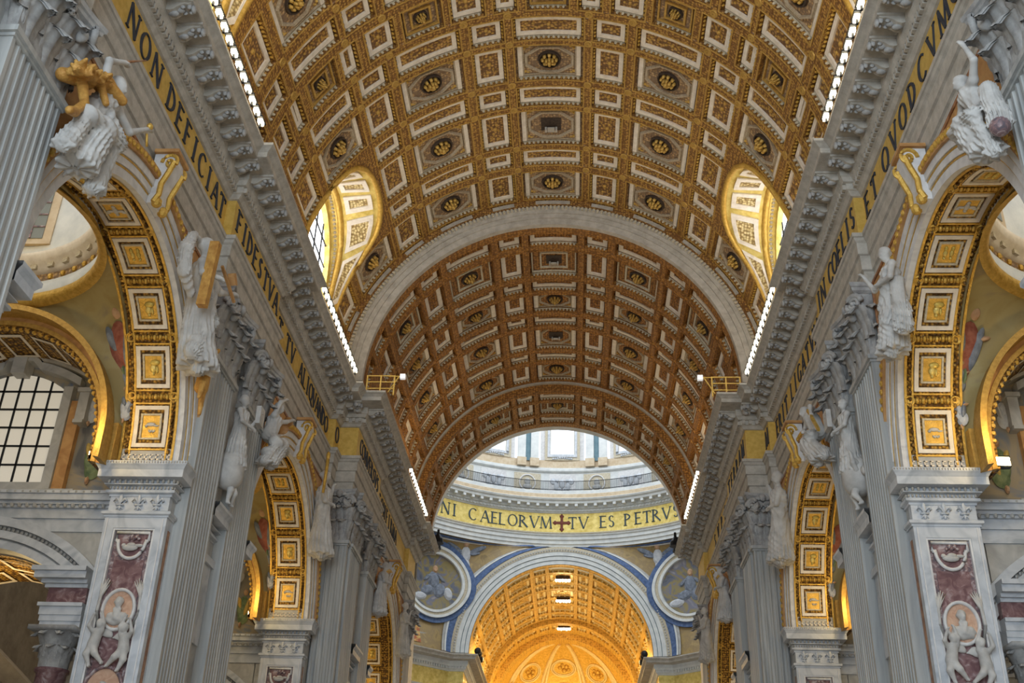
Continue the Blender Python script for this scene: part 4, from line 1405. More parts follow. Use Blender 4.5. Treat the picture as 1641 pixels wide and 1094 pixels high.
def pier(sg, y, x0, which):
    sd = 'left' if sg < 0 else 'right'
    x1 = 15.42
    xc = (x0-0.05+x1)/2
    root = empty('pier', (sg*xc, y, -1.6), label='%s pier on the %s with framed red panel, medallion and cherubs' % (which, sd), cat='pier')
    hw = (x1-x0+0.05)/2
    Z = lambda z: z+1.6
    def put(nm, mb, m, par=root, **k): return obj(nm, mb, m, par, **k)
    iw = hw-0.37
    f = MB()
    f.box(-hw,-iw,0,0.30,0,Z(12.86)); f.box(iw,hw,0,0.30,0,Z(12.86)); f.box(-iw,iw,0,0.30,Z(12.44),Z(12.86))
    fr = put('marble_frame', f, PALE)
    mo = MB()
    for s in (-1,1):
        mo.box(min(s*iw,s*(iw-0.07)),max(s*iw,s*(iw-0.07)),0.03,0.30,0,Z(12.44))
        mo.box(min(s*(hw-0.10),s*(hw-0.14)),max(s*(hw-0.10),s*(hw-0.14)),-0.03,0.02,0,Z(12.80))
    mo.box(-iw+0.07,iw-0.07,0.03,0.30,Z(12.37),Z(12.44))
    put('frame_moulding', mo, WHITEM, fr)
    put('breccia_border', MB().box(-iw+0.07,iw-0.07,0.16,0.30,0,Z(12.37)), BREC)
    rp = put('red_panel', MB().box(-iw+0.22,iw-0.22,0.13,0.28,0,Z(11.3)), REDM)
    # cartouche with a dove
    ca = MB()
    w = iw-0.17
    path = [(-w,0.08,Z(11.98)),(-w,0.08,Z(12.28)),(w,0.08,Z(12.28)),(w,0.08,Z(11.98))]
    ca.tube(path, 0.065, 6)
    ca.tube([(-w,0.08,Z(11.98)),(-w+0.12,0.08,Z(11.98))]+[((w-0.10)*math.cos(a*D2R),0.08,Z(11.96)+0.62*math.sin(a*D2R)) for a in lin(180,360,18)]+[(w-0.12,0.08,Z(11.98)),(w,0.08,Z(11.98))], 0.065, 6)
    c_ = put('cartouche', ca, WHITEM, smooth=True)
    gr = MB()
    gr.add([((w-0.12)*math.cos(a*D2R),0.11,Z(11.98)+0.60*math.sin(a*D2R)) for a in lin(180,360,18)]+[(w,0.11,Z(12.26)),(-w,0.11,Z(12.26))], [tuple(range(21))])
    put('cartouche_ground', gr, REDM, c_)
    dv = MB()
    dv.ball((-0.02,0.03,Z(11.72)),0.30,0.08,0.12,10,6); dv.ball((-0.26,0.03,Z(11.80)),0.09,0.07,0.08,8,5); dv.ball((0.28,0.03,Z(11.80)),0.18,0.05,0.06,8,5); dv.ball((0.02,0.0,Z(11.80)),0.18,0.05,0.10,8,5)
    put('dove', dv, STAT, c_, smooth=True)
    sp = MB()
    for k in range(7):
        sp.ball((-0.12+0.06*k,0.04,Z(12.05)+0.05*((k*37)%3)),0.06,0.05,0.07,6,4)
    put('olive_sprig', sp, BREC, c_)
    # medallion, bust, palms, cherubs
    m_ = put('medallion_ring', cached('mo', lambda: m_oval(0.50,0.64,0.11,0.10)), WHITEM, loc=(0,0.12,Z(9.52)))
    put('medallion_ground', cached('mg', lambda: m_ovalfill(0.52,0.66,-0.03)), PINK, m_)
    put('bust', BUST, STAT, m_, loc=(0.0,0.05,-0.02), scale=(1.05,1,1.05))
    for s in (-1,1):
        pl = obj('palm_branch', cached(('palm',s), lambda: m_palm(s)), STAT, root, (0,0.12,Z(9.55)))
    ch1 = obj('cherub', CHER[0], STAT, root, (-0.62,0.14,Z(7.78)), (0,-0.15,0))
    ch2 = obj('cherub', CHER[1], STAT, root, (0.50,0.14,Z(7.64)), (0,0.25,0))
    m2 = put('lower_medallion_ring', cached('mo2', lambda: m_oval(0.62,0.80,0.12,0.10)), BREC, loc=(0,0.12,Z(6.72)))
    put('lower_medallion_ground', cached('mg2', lambda: m_ovalfill(0.64,0.82,-0.03)), PINK, m2)
    put('lower_bust', BUST, STAT, m2, loc=(0,0.05,-0.1), scale=(1.1,1,1.1))
    # necking, astragal, impost
    put('necking', MB().box(-hw+0.03,hw-0.03,0.02,0.30,Z(13.0),Z(13.66)), PALE)
    for q in (-1,0,1):
        obj('fleur_de_lis', cached('fleur', m_fleur), PALE, root, (q*0.68,0.02,Z(13.32)))
    def swp(prof, m, nm, ex=1.6):
        path = [(-hw,ex),(-hw,0.02),(hw,0.02),(hw,0.62)] if sg < 0 else [(-hw,0.62),(-hw,0.02),(hw,0.02),(hw,ex)]
        mb = MB()
        rows = [[(x,yy,Z(z)) for (x,yy) in path_offset(path, d)] for d, z in prof]
        for r0, r1 in zip(rows[:-1], rows[1:]):
            for i in range(3):
                mb.add([r0[i],r0[i+1],r1[i+1],r1[i]], [(0,1,2,3)])
        return put(nm, mb, m)
    swp(AST, PALE, 'astragal')
    im = swp(IMP, PALE, 'impost')
    eg = MB()
    for zz, off, er, pit in ((13.94,0.08,0.055,0.135),(14.15,0.17,0.075,0.19),(14.76,0.56,0.04,0.10)):
        n = int((2*hw+2*off)/pit)
        for k in range(n):
            eg.ball((-hw-off+(k+0.5)*(2*hw+2*off)/n, 0.02-off, Z(zz)), er*0.75, er*0.8, er*1.15, 6, 4)
        n = int((0.5+off)/pit)
        for k in range(n):
            eg.ball((-sg*(hw+off), 0.02-off+(k+0.5)*pit, Z(zz)), er*0.8, er*0.75, er*1.15, 6, 4)
    obj('egg_moulding', eg, STONE, im, kind='stuff')
    # nave side strip with brown inlay
    xs = -sg*hw
    st = put('side_strip', MB().box(min(xs,xs+sg*0.1),max(xs,xs+sg*0.1),0.28,0.72,0,Z(12.86)), PALE)
    put('brown_inlay', MB().box(min(xs-sg*0.012,xs),max(xs-sg*0.012,xs),0.30,0.52,0,Z(12.45)), BROWNM, st)
    put('brown_inlay', MB().box(min(-sg*(hw+0.0)*-1,-xs+sg*0.012),max(-xs,-xs+sg*0.012),0.10,0.26,0,Z(12.45)), BROWNM, st)
    return root

for sg in (-1,1):
    pier(sg, 36.75, 13.2, 'nearest')
    pier(sg, 59.15, 13.2, 'second')
    pier(sg, 83.85, 11.95, 'farthest')
    sd = 'left' if sg < 0 else 'right'
    # impost returns on the near side of each arch and string courses between the pilasters
    for y0, x0, nm in ((23.45,13.2,'before the nearest arch'),(45.85,13.2,'before the middle arch'),(70.55,11.95,'before the farthest arch')):
        path = [(-x0,y0-0.6),(-x0,y0),(-15.42,y0),(-15.42,y0-1.6)]
        mb = MB()
        rows = [[(-sg*x,yy,z) for (x,yy) in path_offset(path, d)] for d, z in IMP]
        for r0, r1 in zip(rows[:-1], rows[1:]):
            for i in range(3):
                mb.add([r0[i],r0[i+1],r1[i+1],r1[i]], [(0,1,2,3)])
        o = obj('impost_block', mb, PALE, label='grey impost cornice on the %s wall %s' % (sd, nm), cat='cornice')
        obj('block_core', MB().box(min(sg*(x0+0.05),sg*15.4),max(sg*(x0+0.05),sg*15.4),y0-0.3,y0-0.02,-1.6,14.8), PALE, o)
    for y0, y1, x0, nm in ((17.95,19.85,13.2,'before the first arch'),(40.36,42.24,13.2,'between the paired pilasters'),(64.2,66.7,11.95,'between the far pilasters')):
        mb = MB()
        rows = [[(sg*(x0-d),y0,z),(sg*(x0-d),y1,z)] for d, z in [(a*1.15,b) for a,b in IMP]]
        for r0, r1 in zip(rows[:-1], rows[1:]):
            mb.add([r0[0],r0[1],r1[1],r1[0]], [(0,1,2,3)])
        o = obj('string_course', mb, PALE, label='moulded sill on the %s wall %s' % (sd, nm), cat='sill')
        s2 = MB()
        for zz, dd in ((12.6,0.2),):
            s2.box(min(sg*(x0-dd),sg*x0),max(sg*(x0-dd),sg*x0),y0,y1,zz,zz+0.3)
        s2.box(min(sg*(x0-0.1),sg*x0),max(sg*(x0-0.1),sg*x0),y0+0.15,y1-0.15,9.5,12.6)
        obj('niche_panel', s2, PALE, o)
# ------------------------------------------------------------------ statues on the spandrels and in the niches
def statue(sg, Y0, Z0, J, s, label, robe='long', face=(0,-1,-0.35), extra=(), h=None, hair=True, group=None, x0=13.0):
    """J: joint -> (world Y, world Z, distance out of the wall plane)"""
    cv = lambda p: (-sg*(p[0]-Y0), -p[2], p[1]-Z0)
    JJ = {k: cv(v) for k, v in J.items()}
    ex = []
    for e in extra:
        if e[0] == 'c': ex.append(('c', cv(e[1]), cv(e[2])) + tuple(e[3:]))
        else: ex.append(('e', cv(e[1])) + tuple(e[2:]))
    P = figure(JJ, s, robe, face, hair, ex)
    me = sculpt('statue', P, h or 0.018*s, 0.026*s, (0.013*s, 0.105*s, JJ['head'], 0.17*s))
    me.materials.append(STAT)
    o = bpy.data.objects.new('statue', me)
    COL.objects.link(o)
    o.location = (sg*x0, Y0, Z0)
    o.rotation_euler = (0, 0, -sg*math.pi/2)
    tag(o, label, 'statue', group)
    return o, cv

def attr(o, name, mb_or_mesh, m, smooth=True):
    return obj(name, mb_or_mesh, m, o, smooth=smooth) if isinstance(mb_or_mesh, MB) else obj(name, mb_or_mesh, m, o)

GILTW = mat('gilded_wood', (0.42,0.20,0.045), (0.62,0.35,0.09), 4.0, 0.5, 0.15, tex='noise', bump=0.3, bscale=12)
# nearest arch, left wall, near side: seated figure with a gilded lion skin
J = dict(head=(24.15,21.75,0.95),neck=(24.05,21.38,0.85),chest=(23.90,20.95,0.80),pelvis=(23.35,20.0,0.65),sl=(23.45,21.15,0.85),sr=(24.35,21.05,0.95),
         el=(23.15,21.85,1.0),er=(25.0,20.75,1.15),hl=(23.75,22.35,1.05),hr=(25.85,21.55,1.2),kl=(22.45,19.25,1.25),kr=(24.05,19.55,1.35),fl=(22.15,18.0,0.95),fr=(23.95,17.95,1.05))
o, cv = statue(-1, 23.5, 17.6, J, 2.35, 'seated white marble figure with gilded lion on the left, above the nearest arch', 'seat', (0.3,-1,-0.35),
    extra=(('c',(22.4,19.25,1.15),(24.0,19.55,1.3),0.25,0.28,(0.06,6)),('c',(22.5,18.95,1.1),(22.1,17.6,0.85),0.24,0.36,(0.07,7,0.35)),('c',(23.3,19.2,1.1),(23.2,17.7,0.9),0.26,0.36,(0.08,7,0.55)),('c',(24.0,19.3,1.2),(24.15,17.6,0.95),0.25,0.34,(0.07,7,0.30)),('c',(24.6,21.0,0.7),(25.4,20.2,0.5),0.16,0.18,(0.04,6)),('c',(23.3,20.7,1.0),(24.3,20.0,1.2),0.13,0.20,(0.05,6))))
P = [('c',cv((21.95,20.25,0.5)),cv((22.9,20.9,0.65)),0.20,0.27),('e',cv((23.45,21.25,0.85)),(0.30,0.32,0.30)),('c',cv((23.55,21.2,1.0)),cv((23.95,21.05,1.25)),0.21,0.15),
     ('c',cv((22.5,20.35,0.8)),cv((22.35,19.55,1.1)),0.16,0.12),('c',cv((22.35,19.55,1.1)),cv((21.9,18.9,1.15)),0.12,0.13),('c',cv((21.9,18.9,1.15)),cv((21.5,18.6,1.25)),0.15,0.12),
     ('c',cv((23.2,21.0,0.9)),cv((23.3,20.4,1.15)),0.13,0.10)]
rn = random.Random(5)
for k in range(80):
    t = rn.random(); a = rn.uniform(-0.5, 2.0)
    y0, z0 = 21.85+1.5*t, 20.25+0.85*t
    dy, dz = rn.uniform(-0.30, 0.08), rn.uniform(-0.18, 0.24)
    P.append(('C',cv((y0,z0,0.6+0.5*rn.random())),cv((y0+dy,z0+dz,0.78+0.6*rn.random())),0.11,0.055))
attr(o, 'gilded_lion', sculpt('gilded_lion', P, 0.04, 0.05), GILTW)
sw = MB(); sw.tube([cv((23.7,22.3,1.05)), cv((24.9,23.5,1.15))], [0.06,0.02], 6)
attr(o, 'sword', sw, BROWNM)
key = MB(); key.tube([cv((25.85,21.4,1.25)), cv((26.05,21.05,1.25))], 0.04, 5); key.ball(cv((25.95,21.75,1.25)), 0.12, 0.10, 0.12, 8, 5)
attr(o, 'gilded_key', key, GOLD)

# nearest arch, left wall, far side: standing figure with a gilded cross and dog
J = dict(head=(33.35,22.15,0.8),neck=(33.45,21.75,0.72),chest=(33.65,21.3,0.68),pelvis=(34.05,20.2,0.6),sl=(33.3,21.5,0.75),sr=(34.15,21.45,0.75),
         el=(32.95,20.85,0.95),er=(34.9,21.15,1.0),hl=(33.3,20.9,1.25),hr=(35.65,21.55,1.15),kl=(34.25,19.0,0.95),kr=(34.7,19.1,0.75),fl=(34.75,17.85,0.75),fr=(35.1,17.95,0.6))
o, cv = statue(-1, 34.4, 17.5, J, 2.75, 'standing robed figure holding a large gilded cross, left wall above the nearest arch', 'long', (0.35,-1,-0.3),
    extra=(('c',(32.55,22.2,0.5),(32.05,21.3,0.55),0.16,0.26,(0.07,6)),('c',(32.05,21.3,0.55),(32.15,20.4,0.6),0.26,0.24,(0.07,6)),('c',(32.15,20.4,0.6),(33.0,19.95,0.65),0.24,0.16,(0.05,6)),('c',(33.3,22.35,0.6),(32.55,22.2,0.5),0.10,0.16,(0.04,5)),('c',(33.4,20.7,0.95),(34.6,19.6,0.95),0.24,0.30,(0.07,8)),('c',(34.3,19.5,0.9),(34.0,18.2,0.7),0.25,0.33,(0.08,9)),('c',(34.6,21.2,0.9),(34.4,20.1,0.9),0.14,0.2,(0.04,7))))
cr = MB()
def beam(mb, p, q, w):
    p, q = Vector(p), Vector(q)
    d = (q-p).normalized()
    a = d.cross(Vector((0,1,0))).normalized()*w
    b = d.cross(a).normalized()*w
    mb.rings([[p+a+b,p-a+b,p-a-b,p+a-b],[q+a+b,q-a+b,q-a-b,q+a-b]], True, True)
beam(cr, cv((32.95,22.1,1.25)), cv((33.1,19.5,1.1)), 0.17)
attr(o, 'gilded_cross', cr, GILTW, False)
bk = MB(); beam(bk, cv((34.2,21.9,1.15)), cv((35.7,21.2,1.3)), 0.05); beam(bk, cv((35.2,22.2,1.2)), cv((35.45,21.8,1.25)), 0.13)
attr(o, 'gilded_staff', bk, OCHRE, False)
P = [('c',cv((35.55,18.4,0.75)),cv((35.65,17.5,0.65)),0.22,0.26),('e',cv((35.6,18.85,0.8)),(0.2,0.22,0.22)),('c',cv((35.6,18.85,0.85)),cv((35.65,19.05,1.05)),0.12,0.08),
     ('c',cv((35.45,17.6,0.75)),cv((35.2,16.9,0.8)),0.13,0.07),('c',cv((35.75,17.5,0.7)),cv((35.8,16.5,0.7)),0.13,0.07),('c',cv((35.5,19.0,0.75)),cv((35.4,19.15,0.7)),0.07,0.04)]
attr(o, 'gilded_dog', sculpt('gilded_dog', P, 0.04, 0.05), GILTW)

# nearest arch, right wall, near side: seated figure with raised arm
J = dict(head=(23.55,21.0,0.95),neck=(23.42,20.68,0.88),chest=(23.3,20.35,0.85),pelvis=(23.05,19.65,0.7),sl=(23.75,20.45,0.9),sr=(22.85,20.5,0.9),
         el=(24.1,19.9,1.0),er=(22.35,20.75,1.0),hl=(23.95,19.35,1.1),hr=(22.65,21.55,1.05),kl=(23.65,19.35,1.3),kr=(22.45,18.95,1.3),fl=(23.15,18.25,1.0),fr=(22.55,17.85,0.95))
o, cv = statue(1, 23.2, 17.6, J, 1.95, 'seated white marble woman raising an arm on the right, above the nearest arch', 'seat', (-0.35,-1,-0.35),
    extra=(('c',(23.7,19.3,1.1),(22.9,18.3,1.0),0.26,0.24,(0.06,9)),('c',(22.2,19.6,0.9),(22.1,18.4,0.8),0.24,0.30,(0.07,9)),('c',(24.0,19.9,0.6),(24.1,18.9,0.5),0.22,0.26,(0.06,9))))
P = [('e',cv((22.0,18.2,0.9)),(0.26,0.26,0.26)),('e',cv((23.7,18.5,0.95)),(0.28,0.2,0.22))]
attr(o, 'bronze_globe', sculpt('bronze_globe', P[:1], 0.05, 0.05), BREC)
# nearest arch, right wall, far side: standing figure looking down
J = dict(head=(32.55,21.25,0.75),neck=(32.5,20.92,0.66),chest=(32.6,20.5,0.62),pelvis=(32.95,19.7,0.55),sl=(32.15,20.65,0.68),sr=(33.0,20.65,0.7),
         el=(32.0,20.05,0.85),er=(33.55,20.4,0.95),hl=(32.6,20.1,1.05),hr=(33.75,21.0,1.15),kl=(33.05,18.85,0.85),kr=(33.45,18.9,0.65),fl=(33.6,17.95,0.65),fr=(34.0,18.05,0.55))
o, cv = statue(1, 33.2, 17.6, J, 2.1, 'standing robed figure with bowed head on the right, far side of nearest arch', 'long', (0.25,-1,-0.6),
    extra=(('c',(32.3,20.0,0.55),(32.5,18.4,0.5),0.25,0.34,(0.07,11)),('c',(33.2,19.6,0.8),(33.9,18.4,0.7),0.2,0.26,(0.06,8)),('c',(32.3,20.5,0.85),(33.3,19.5,0.85),0.13,0.18,(0.04,7))))

# middle arch
J = dict(head=(45.35,21.2,0.8),neck=(45.25,20.85,0.72),chest=(45.15,20.45,0.7),pelvis=(44.95,19.65,0.6),sl=(44.8,20.6,0.75),sr=(45.55,20.6,0.75),
         el=(45.0,21.35,0.9),er=(46.2,20.9,0.95),hl=(45.5,21.7,0.95),hr=(46.9,21.3,1.0),kl=(44.7,19.2,1.15),kr=(45.75,19.35,1.15),fl=(44.1,18.1,0.8),fr=(45.0,18.2,0.85))
o, cv = statue(-1, 45.2, 17.6, J, 2.1, 'seated grey figure with raised elbow on the left, near side of the middle arch', 'seat', (0.3,-1,-0.3),
    extra=(('c',(44.6,19.2,1.0),(45.7,19.2,1.1),0.3,0.3,(0.07,9)),('c',(44.4,18.6,0.8),(45.2,18.4,0.8),0.28,0.28,(0.07,9))))
P = [('e',cv((47.2,21.35,0.75)),(0.24,0.24,0.24)),('c',cv((46.2,20.6,0.6)),cv((47.0,20.9,0.6)),0.3,0.26)]
attr(o, 'gilded_globe', sculpt('gilded_globe', P, 0.05, 0.05), OCHRE)
def far_fig(sg, Yh, Zh, Yf, Zf, lab, face):
    L = lambda t, dy, dz, d: (Yh+(Yf-Yh)*t+dy, Zh+(Zf-Zh)*t+dz, d)
    J = dict(head=L(0,0,0,0.6),neck=L(0.1,0,0,0.52),chest=L(0.22,0,0,0.5),pelvis=L(0.5,0,0,0.45),sl=L(0.18,-0.32,0,0.52),sr=L(0.18,0.32,0,0.52),
         el=L(0.35,-0.5,0,0.7),er=L(0.3,0.6,0,0.7),hl=L(0.35,-0.1,0,0.9),hr=L(0.12,0.85,0,0.8),kl=L(0.74,-0.15,0,0.7),kr=L(0.74,0.15,0,0.5),fl=L(1,-0.18,0,0.5),fr=L(1,0.18,0,0.45))
    return statue(sg, (Yh+Yf)/2, Zf-0.3, J, abs(Zh-Zf)/1.62*1.05, lab, 'long', face,
        extra=(('c',L(0.4,-0.35,0,0.45),L(0.95,-0.3,0,0.4),0.22,0.34,(0.07,9)),('c',L(0.45,0.3,0,0.6),L(0.9,0.25,0,0.5),0.18,0.3,(0.07,9))))
o, cv = far_fig(-1, 56.6, 22.3, 58.1, 18.2, 'standing robed figure with a gilded torch on the left, far side of the middle arch', (0.2,-1,-0.4))
tc = MB(); tc.tube([cv((55.75,21.0,0.75)), cv((55.55,22.9,0.85))], [0.08,0.10], 6); tc.ball(cv((55.55,23.1,0.85)), 0.12, 0.12, 0.25, 8, 6)
attr(o, 'gilded_torch', tc, GOLD)
far_fig(1, 55.9, 22.2, 57.6, 18.0, 'standing white robed figure on the right, far side of the middle arch', (-0.2,-1,-0.4))
J = dict(head=(46.3,21.6,0.95),neck=(46.0,21.3,0.85),chest=(45.6,20.95,0.8),pelvis=(45.2,20.1,0.65),sl=(45.9,21.3,0.85),sr=(45.15,21.2,0.85),
         el=(46.3,20.7,1.0),er=(44.4,21.0,1.1),hl=(45.7,20.4,1.2),hr=(44.0,20.5,1.2),kl=(45.6,19.5,1.2),kr=(44.8,19.6,1.2),fl=(44.6,18.4,0.95),fr=(43.6,18.35,0.9))
o, cv = statue(1, 45.2, 17.6, J, 2.15, 'seated white figure holding a gilded sword on the right, near side of the middle arch', 'seat', (0.1,-1,-0.3),
    extra=(('c',(45.7,19.7,1.0),(44.7,19.7,1.1),0.34,0.32,(0.07,9)),('c',(44.9,19.1,0.9),(43.9,18.6,0.8),0.3,0.26,(0.07,9))))
sw = MB(); beam(sw, cv((44.25,20.75,1.25)), cv((42.9,19.2,1.2)), 0.06)
attr(o, 'gilded_sword', sw, GOLD, False)

# farthest arch: one figure on each side of the crown
for sg in (-1, 1):
    sd = 'left' if sg < 0 else 'right'
    for Yh, Yf, w in ((71.2, 70.4, 'near'), (81.2, 82.4, 'far')):
        L = None
        def ff(sg=sg, Yh=Yh, Yf=Yf, w=w):
            q = far_fig(sg, Yh, 21.6, Yf, 18.2, 'small distant robed figure on the %s, %s side of the farthest arch' % (sd, w), (0.2,-1,-0.4))[0]
            q.location.x = sg*11.75
        ff()

# niche saints between the paired pilasters, each with a cherub below
for sg in (-1, 1):
    sd = 'left' if sg < 0 else 'right'
    Y = 41.2
    J = dict(head=(Y-0.1,19.55,0.55),neck=(Y,19.25,0.5),chest=(Y,18.9,0.48),pelvis=(Y,18.15,0.45),sl=(Y+0.4,19.0,0.5),sr=(Y-0.4,19.0,0.5),
             el=(Y+0.65,18.6,0.7),er=(Y-0.55,18.45,0.7),hl=(Y+0.6,19.05,0.95),hr=(Y-0.15,18.35,0.95),kl=(Y+0.15,17.4,0.6),kr=(Y-0.15,17.4,0.5),fl=(Y+0.2,16.6,0.5),fr=(Y-0.2,16.6,0.45))
    o, cv = statue(sg, Y, 16.4, J, 1.85, 'marble saint in the niche between paired pilasters on the %s wall' % sd, 'long', (0.15,-1,-0.3),
        extra=(('c',(Y-0.3,18.6,0.6),(Y+0.3,17.2,0.65),0.14,0.18,(0.05,7)),('c',(Y,16.65,0.3),(Y,16.2,0.3),0.6,0.6)))
    bk = MB(); bk.box(*sorted((cv((Y+0.95,0,0))[0], cv((Y+0.35,0,0))[0])), -1.15, -0.95, 18.75-16.4, 19.55-16.4)
    attr(o, 'open_book', bk, STAT, False)
    c2 = obj('cherub_statue', CHER[0], STAT, None, (sg*12.85, Y, 15.35), (0,0,-sg*math.pi/2), (1.25,1.25,1.25), label='marble cherub crouching below the niche saint on the %s wall' % sd, cat='statue')
# ------------------------------------------------------------------ crossing, dome ring and drum
def mosaic(name, cols, scale=1.2, rough=0.5, dist=0.8):
    m = bpy.data.materials.new(name)
    m.use_nodes = True
    nt = m.node_tree
    b = nt.nodes['Principled BSDF']
    b.inputs['Roughness'].default_value = rough
    tc = nt.nodes.new('ShaderNodeTexCoord')
    n = nt.nodes.new('ShaderNodeTexNoise')
    n.inputs['Scale'].default_value = scale
    n.inputs['Detail'].default_value = 4
    n.inputs['Distortion'].default_value = dist
    r = nt.nodes.new('ShaderNodeValToRGB')
    r.color_ramp.interpolation = 'EASE'
    els = r.color_ramp.elements
    k = len(cols)
    while len(els) < k: els.new(0.5)
    for i, c in enumerate(cols):
        els[i].position = 0.28+0.44*i/(k-1)
        els[i].color = (*c, 1)
    nt.links.new(tc.outputs['Object'], n.inputs['Vector'])
    nt.links.new(n.outputs['Fac'], r.inputs['Fac'])
    nt.links.new(r.outputs['Color'], b.inputs['Base Color'])
    return m
MOS_GOLD = mosaic('mosaic_gold_ground', [(0.20,0.135,0.05),(0.32,0.22,0.08),(0.26,0.18,0.08),(0.38,0.27,0.11)], 0.8)
MOS_FIG = mosaic('mosaic_evangelist', [(0.05,0.06,0.08),(0.11,0.12,0.16),(0.24,0.19,0.07),(0.15,0.15,0.20),(0.30,0.28,0.28)], 0.45, dist=1.5)
MOS_ANG = mosaic('mosaic_angel', [(0.10,0.10,0.13),(0.24,0.22,0.22),(0.36,0.33,0.30)], 1.2)
MOS_LOW = mosaic('mosaic_red_gold', [(0.10,0.03,0.02),(0.38,0.10,0.03),(0.55,0.36,0.10),(0.65,0.60,0.5)], 0.7, dist=1.5)
PAINT = mosaic('painted_scene', [(0.10,0.10,0.10),(0.20,0.19,0.17),(0.32,0.26,0.17),(0.16,0.19,0.24),(0.36,0.33,0.28)], 0.5, dist=1.2)
ROBE_R = mat('painted_red_robe', (0.24,0.07,0.05), (0.38,0.15,0.11), 3.0, 0.7)
ROBE_B = mat('painted_blue_robe', (0.12,0.14,0.18), (0.24,0.27,0.33), 3.0, 0.7)
ROBE_Y = mat('painted_yellow_robe', (0.45,0.28,0.06), (0.62,0.45,0.14), 3.0, 0.7)
ROBE_G = mat('painted_green_robe', (0.10,0.15,0.08), (0.22,0.27,0.14), 3.0, 0.7)
SKIN = mat('painted_skin', (0.45,0.27,0.16), (0.58,0.38,0.24), 4.0, 0.7)
CLOUD = mat('painted_cloud', (0.40,0.42,0.46), (0.55,0.56,0.58), 2.0, 0.7)

YD, ZA = 110.5, 29.4
def revolve(name, prof, m, parent=None, n=120, **k):
    mb = MB()
    mb.surf(lambda a, i: (prof[int(i)][0]*math.sin(a), YD+prof[int(i)][0]*math.cos(a), prof[int(i)][1]), lin(0, 2*math.pi, n), range(len(prof)))
    return obj(name, mb, m, parent, **k)
def on_ring(mb, r, a):
    return mb.xf(Matrix.Translation((0,YD,0)) @ Matrix.Rotation(-a, 4, 'Z') @ Matrix.Translation((0,r,0)))

drum = empty('dome_drum', (0,YD,43.2), label='round dome drum with gold lettered band, gallery and tall windows', cat='dome drum')
def dput(nm, prof, m, par=drum, n=120):
    o = revolve(nm, [(r, z-43.2) for r, z in prof], m, par, n)
    o.location = (0,-YD,0)
    return o
dput('white_fascias', [(23.3,43.1),(22.95,43.15),(22.95,43.62),(22.80,43.68),(22.80,44.15),(22.64,44.2),(22.64,44.62),(22.5,44.68),(22.42,44.9)], DOMEW)
dput('ochre_fillet', [(22.44,44.86),(22.36,44.92),(22.36,45.06),(22.5,45.08)], CREAM)
gband = dput('gold_band', [(22.48,45.05),(22.48,47.62)], GOLDM)
dc = dput('ring_cornice', [(22.5,47.55),(22.38,47.6),(22.30,47.74),(22.2,47.76),(22.2,48.06),(22.0,48.1),(22.0,48.52),(21.35,48.56),(21.30,48.86),(21.1,48.95),(21.0,49.15),(21.05,49.2)], DOMEW)
dput('ochre_lip', [(21.05,49.18),(21.25,49.3),(21.25,49.75),(21.32,49.8)], OCHRL)
dput('gallery_parapet', [(21.32,49.78),(21.32,50.25),(23.3,50.3)], DOMEW)
attic = dput('attic_wall', [(23.25,50.2),(23.25,53.4),(23.1,53.45),(22.95,53.6),(22.95,53.85),(23.15,53.9),(23.15,54.1),(23.3,54.15)], DOMEW)
dput('drum_base', [(23.3,54.1),(23.3,55.2)], OCHRL)
mb = MB(); mm2 = MB()
for k in range(300):
    on = MB().box(-0.085,0.085,-0.12,0.0,47.78,48.02)
    mb.join(on_ring(on, 22.2, 2*math.pi*k/300))
dm = obj('ring_dentils', mb.xf(Matrix.Translation((0,-YD,-43.2))), DOMEW, dc, kind='stuff'); dm.location = (0,YD,0)
for k in range(110):
    a = 2*math.pi*(k+0.5)/110
    if math.cos(a) < 0.2: continue
    o = obj('ring_modillion', cached('rmod', lambda: MB().box(-0.19,0.19,-0.62,0.0,-0.34,0.0).mesh('ring_modillion')), DOMEW, dc)
    o.location = (22.0*math.sin(a), YD+22.0*math.cos(a), 48.54-43.2); o.rotation_euler = (0,0,-a)
# lettering on the gold band
for ch, a in zip('NICAELORVM', (-39.73, -36.38, -29.78, -25.41, -22.31, -19.69, -16.1, -12.61, -8.92, -5.14)):
    o = obj('letter', cached(('LD',ch), lambda: m_letter(ch, 1.55, 0.06)), INKD, gband)
    o.location = (22.46*math.sin(a*D2R), YD+22.46*math.cos(a*D2R), 46.35-43.2); o.rotation_euler = (0,0,-a*D2R)
for ch, a in zip('TVESPETRVS', (3.49, 7.08, 13.39, 16.2, 21.63, 25.12, 28.23, 31.43, 35.21, 38.61)):
    o = obj('letter', cached(('LD',ch), lambda: m_letter(ch, 1.55, 0.06)), INKD, gband)
    o.location = (22.46*math.sin(a*D2R), YD+22.46*math.cos(a*D2R), 46.35-43.2); o.rotation_euler = (0,0,-a*D2R)
x = MB()
x.box(-0.16,0.16,-0.06,0.01,-0.85,0.85); x.box(-0.85,0.85,-0.06,0.01,-0.16,0.16)
for s in (-1,1):
    for p in ((s*0.85,0),(0,s*0.85)):
        x.ball((p[0],-0.03,p[1]),0.20 if p[0] else 0.30,0.05,0.30 if p[0] else 0.20,8,4)
        x.ball((p[0]*1.22,-0.03,p[1]*1.22),0.13,0.05,0.13,8,4)
x.ball((0,-0.03,0),0.30,0.06,0.30,8,4)
o = obj('red_cross', x, CROSSM, gband); o.location = (0, YD+22.46, 46.35-43.2)
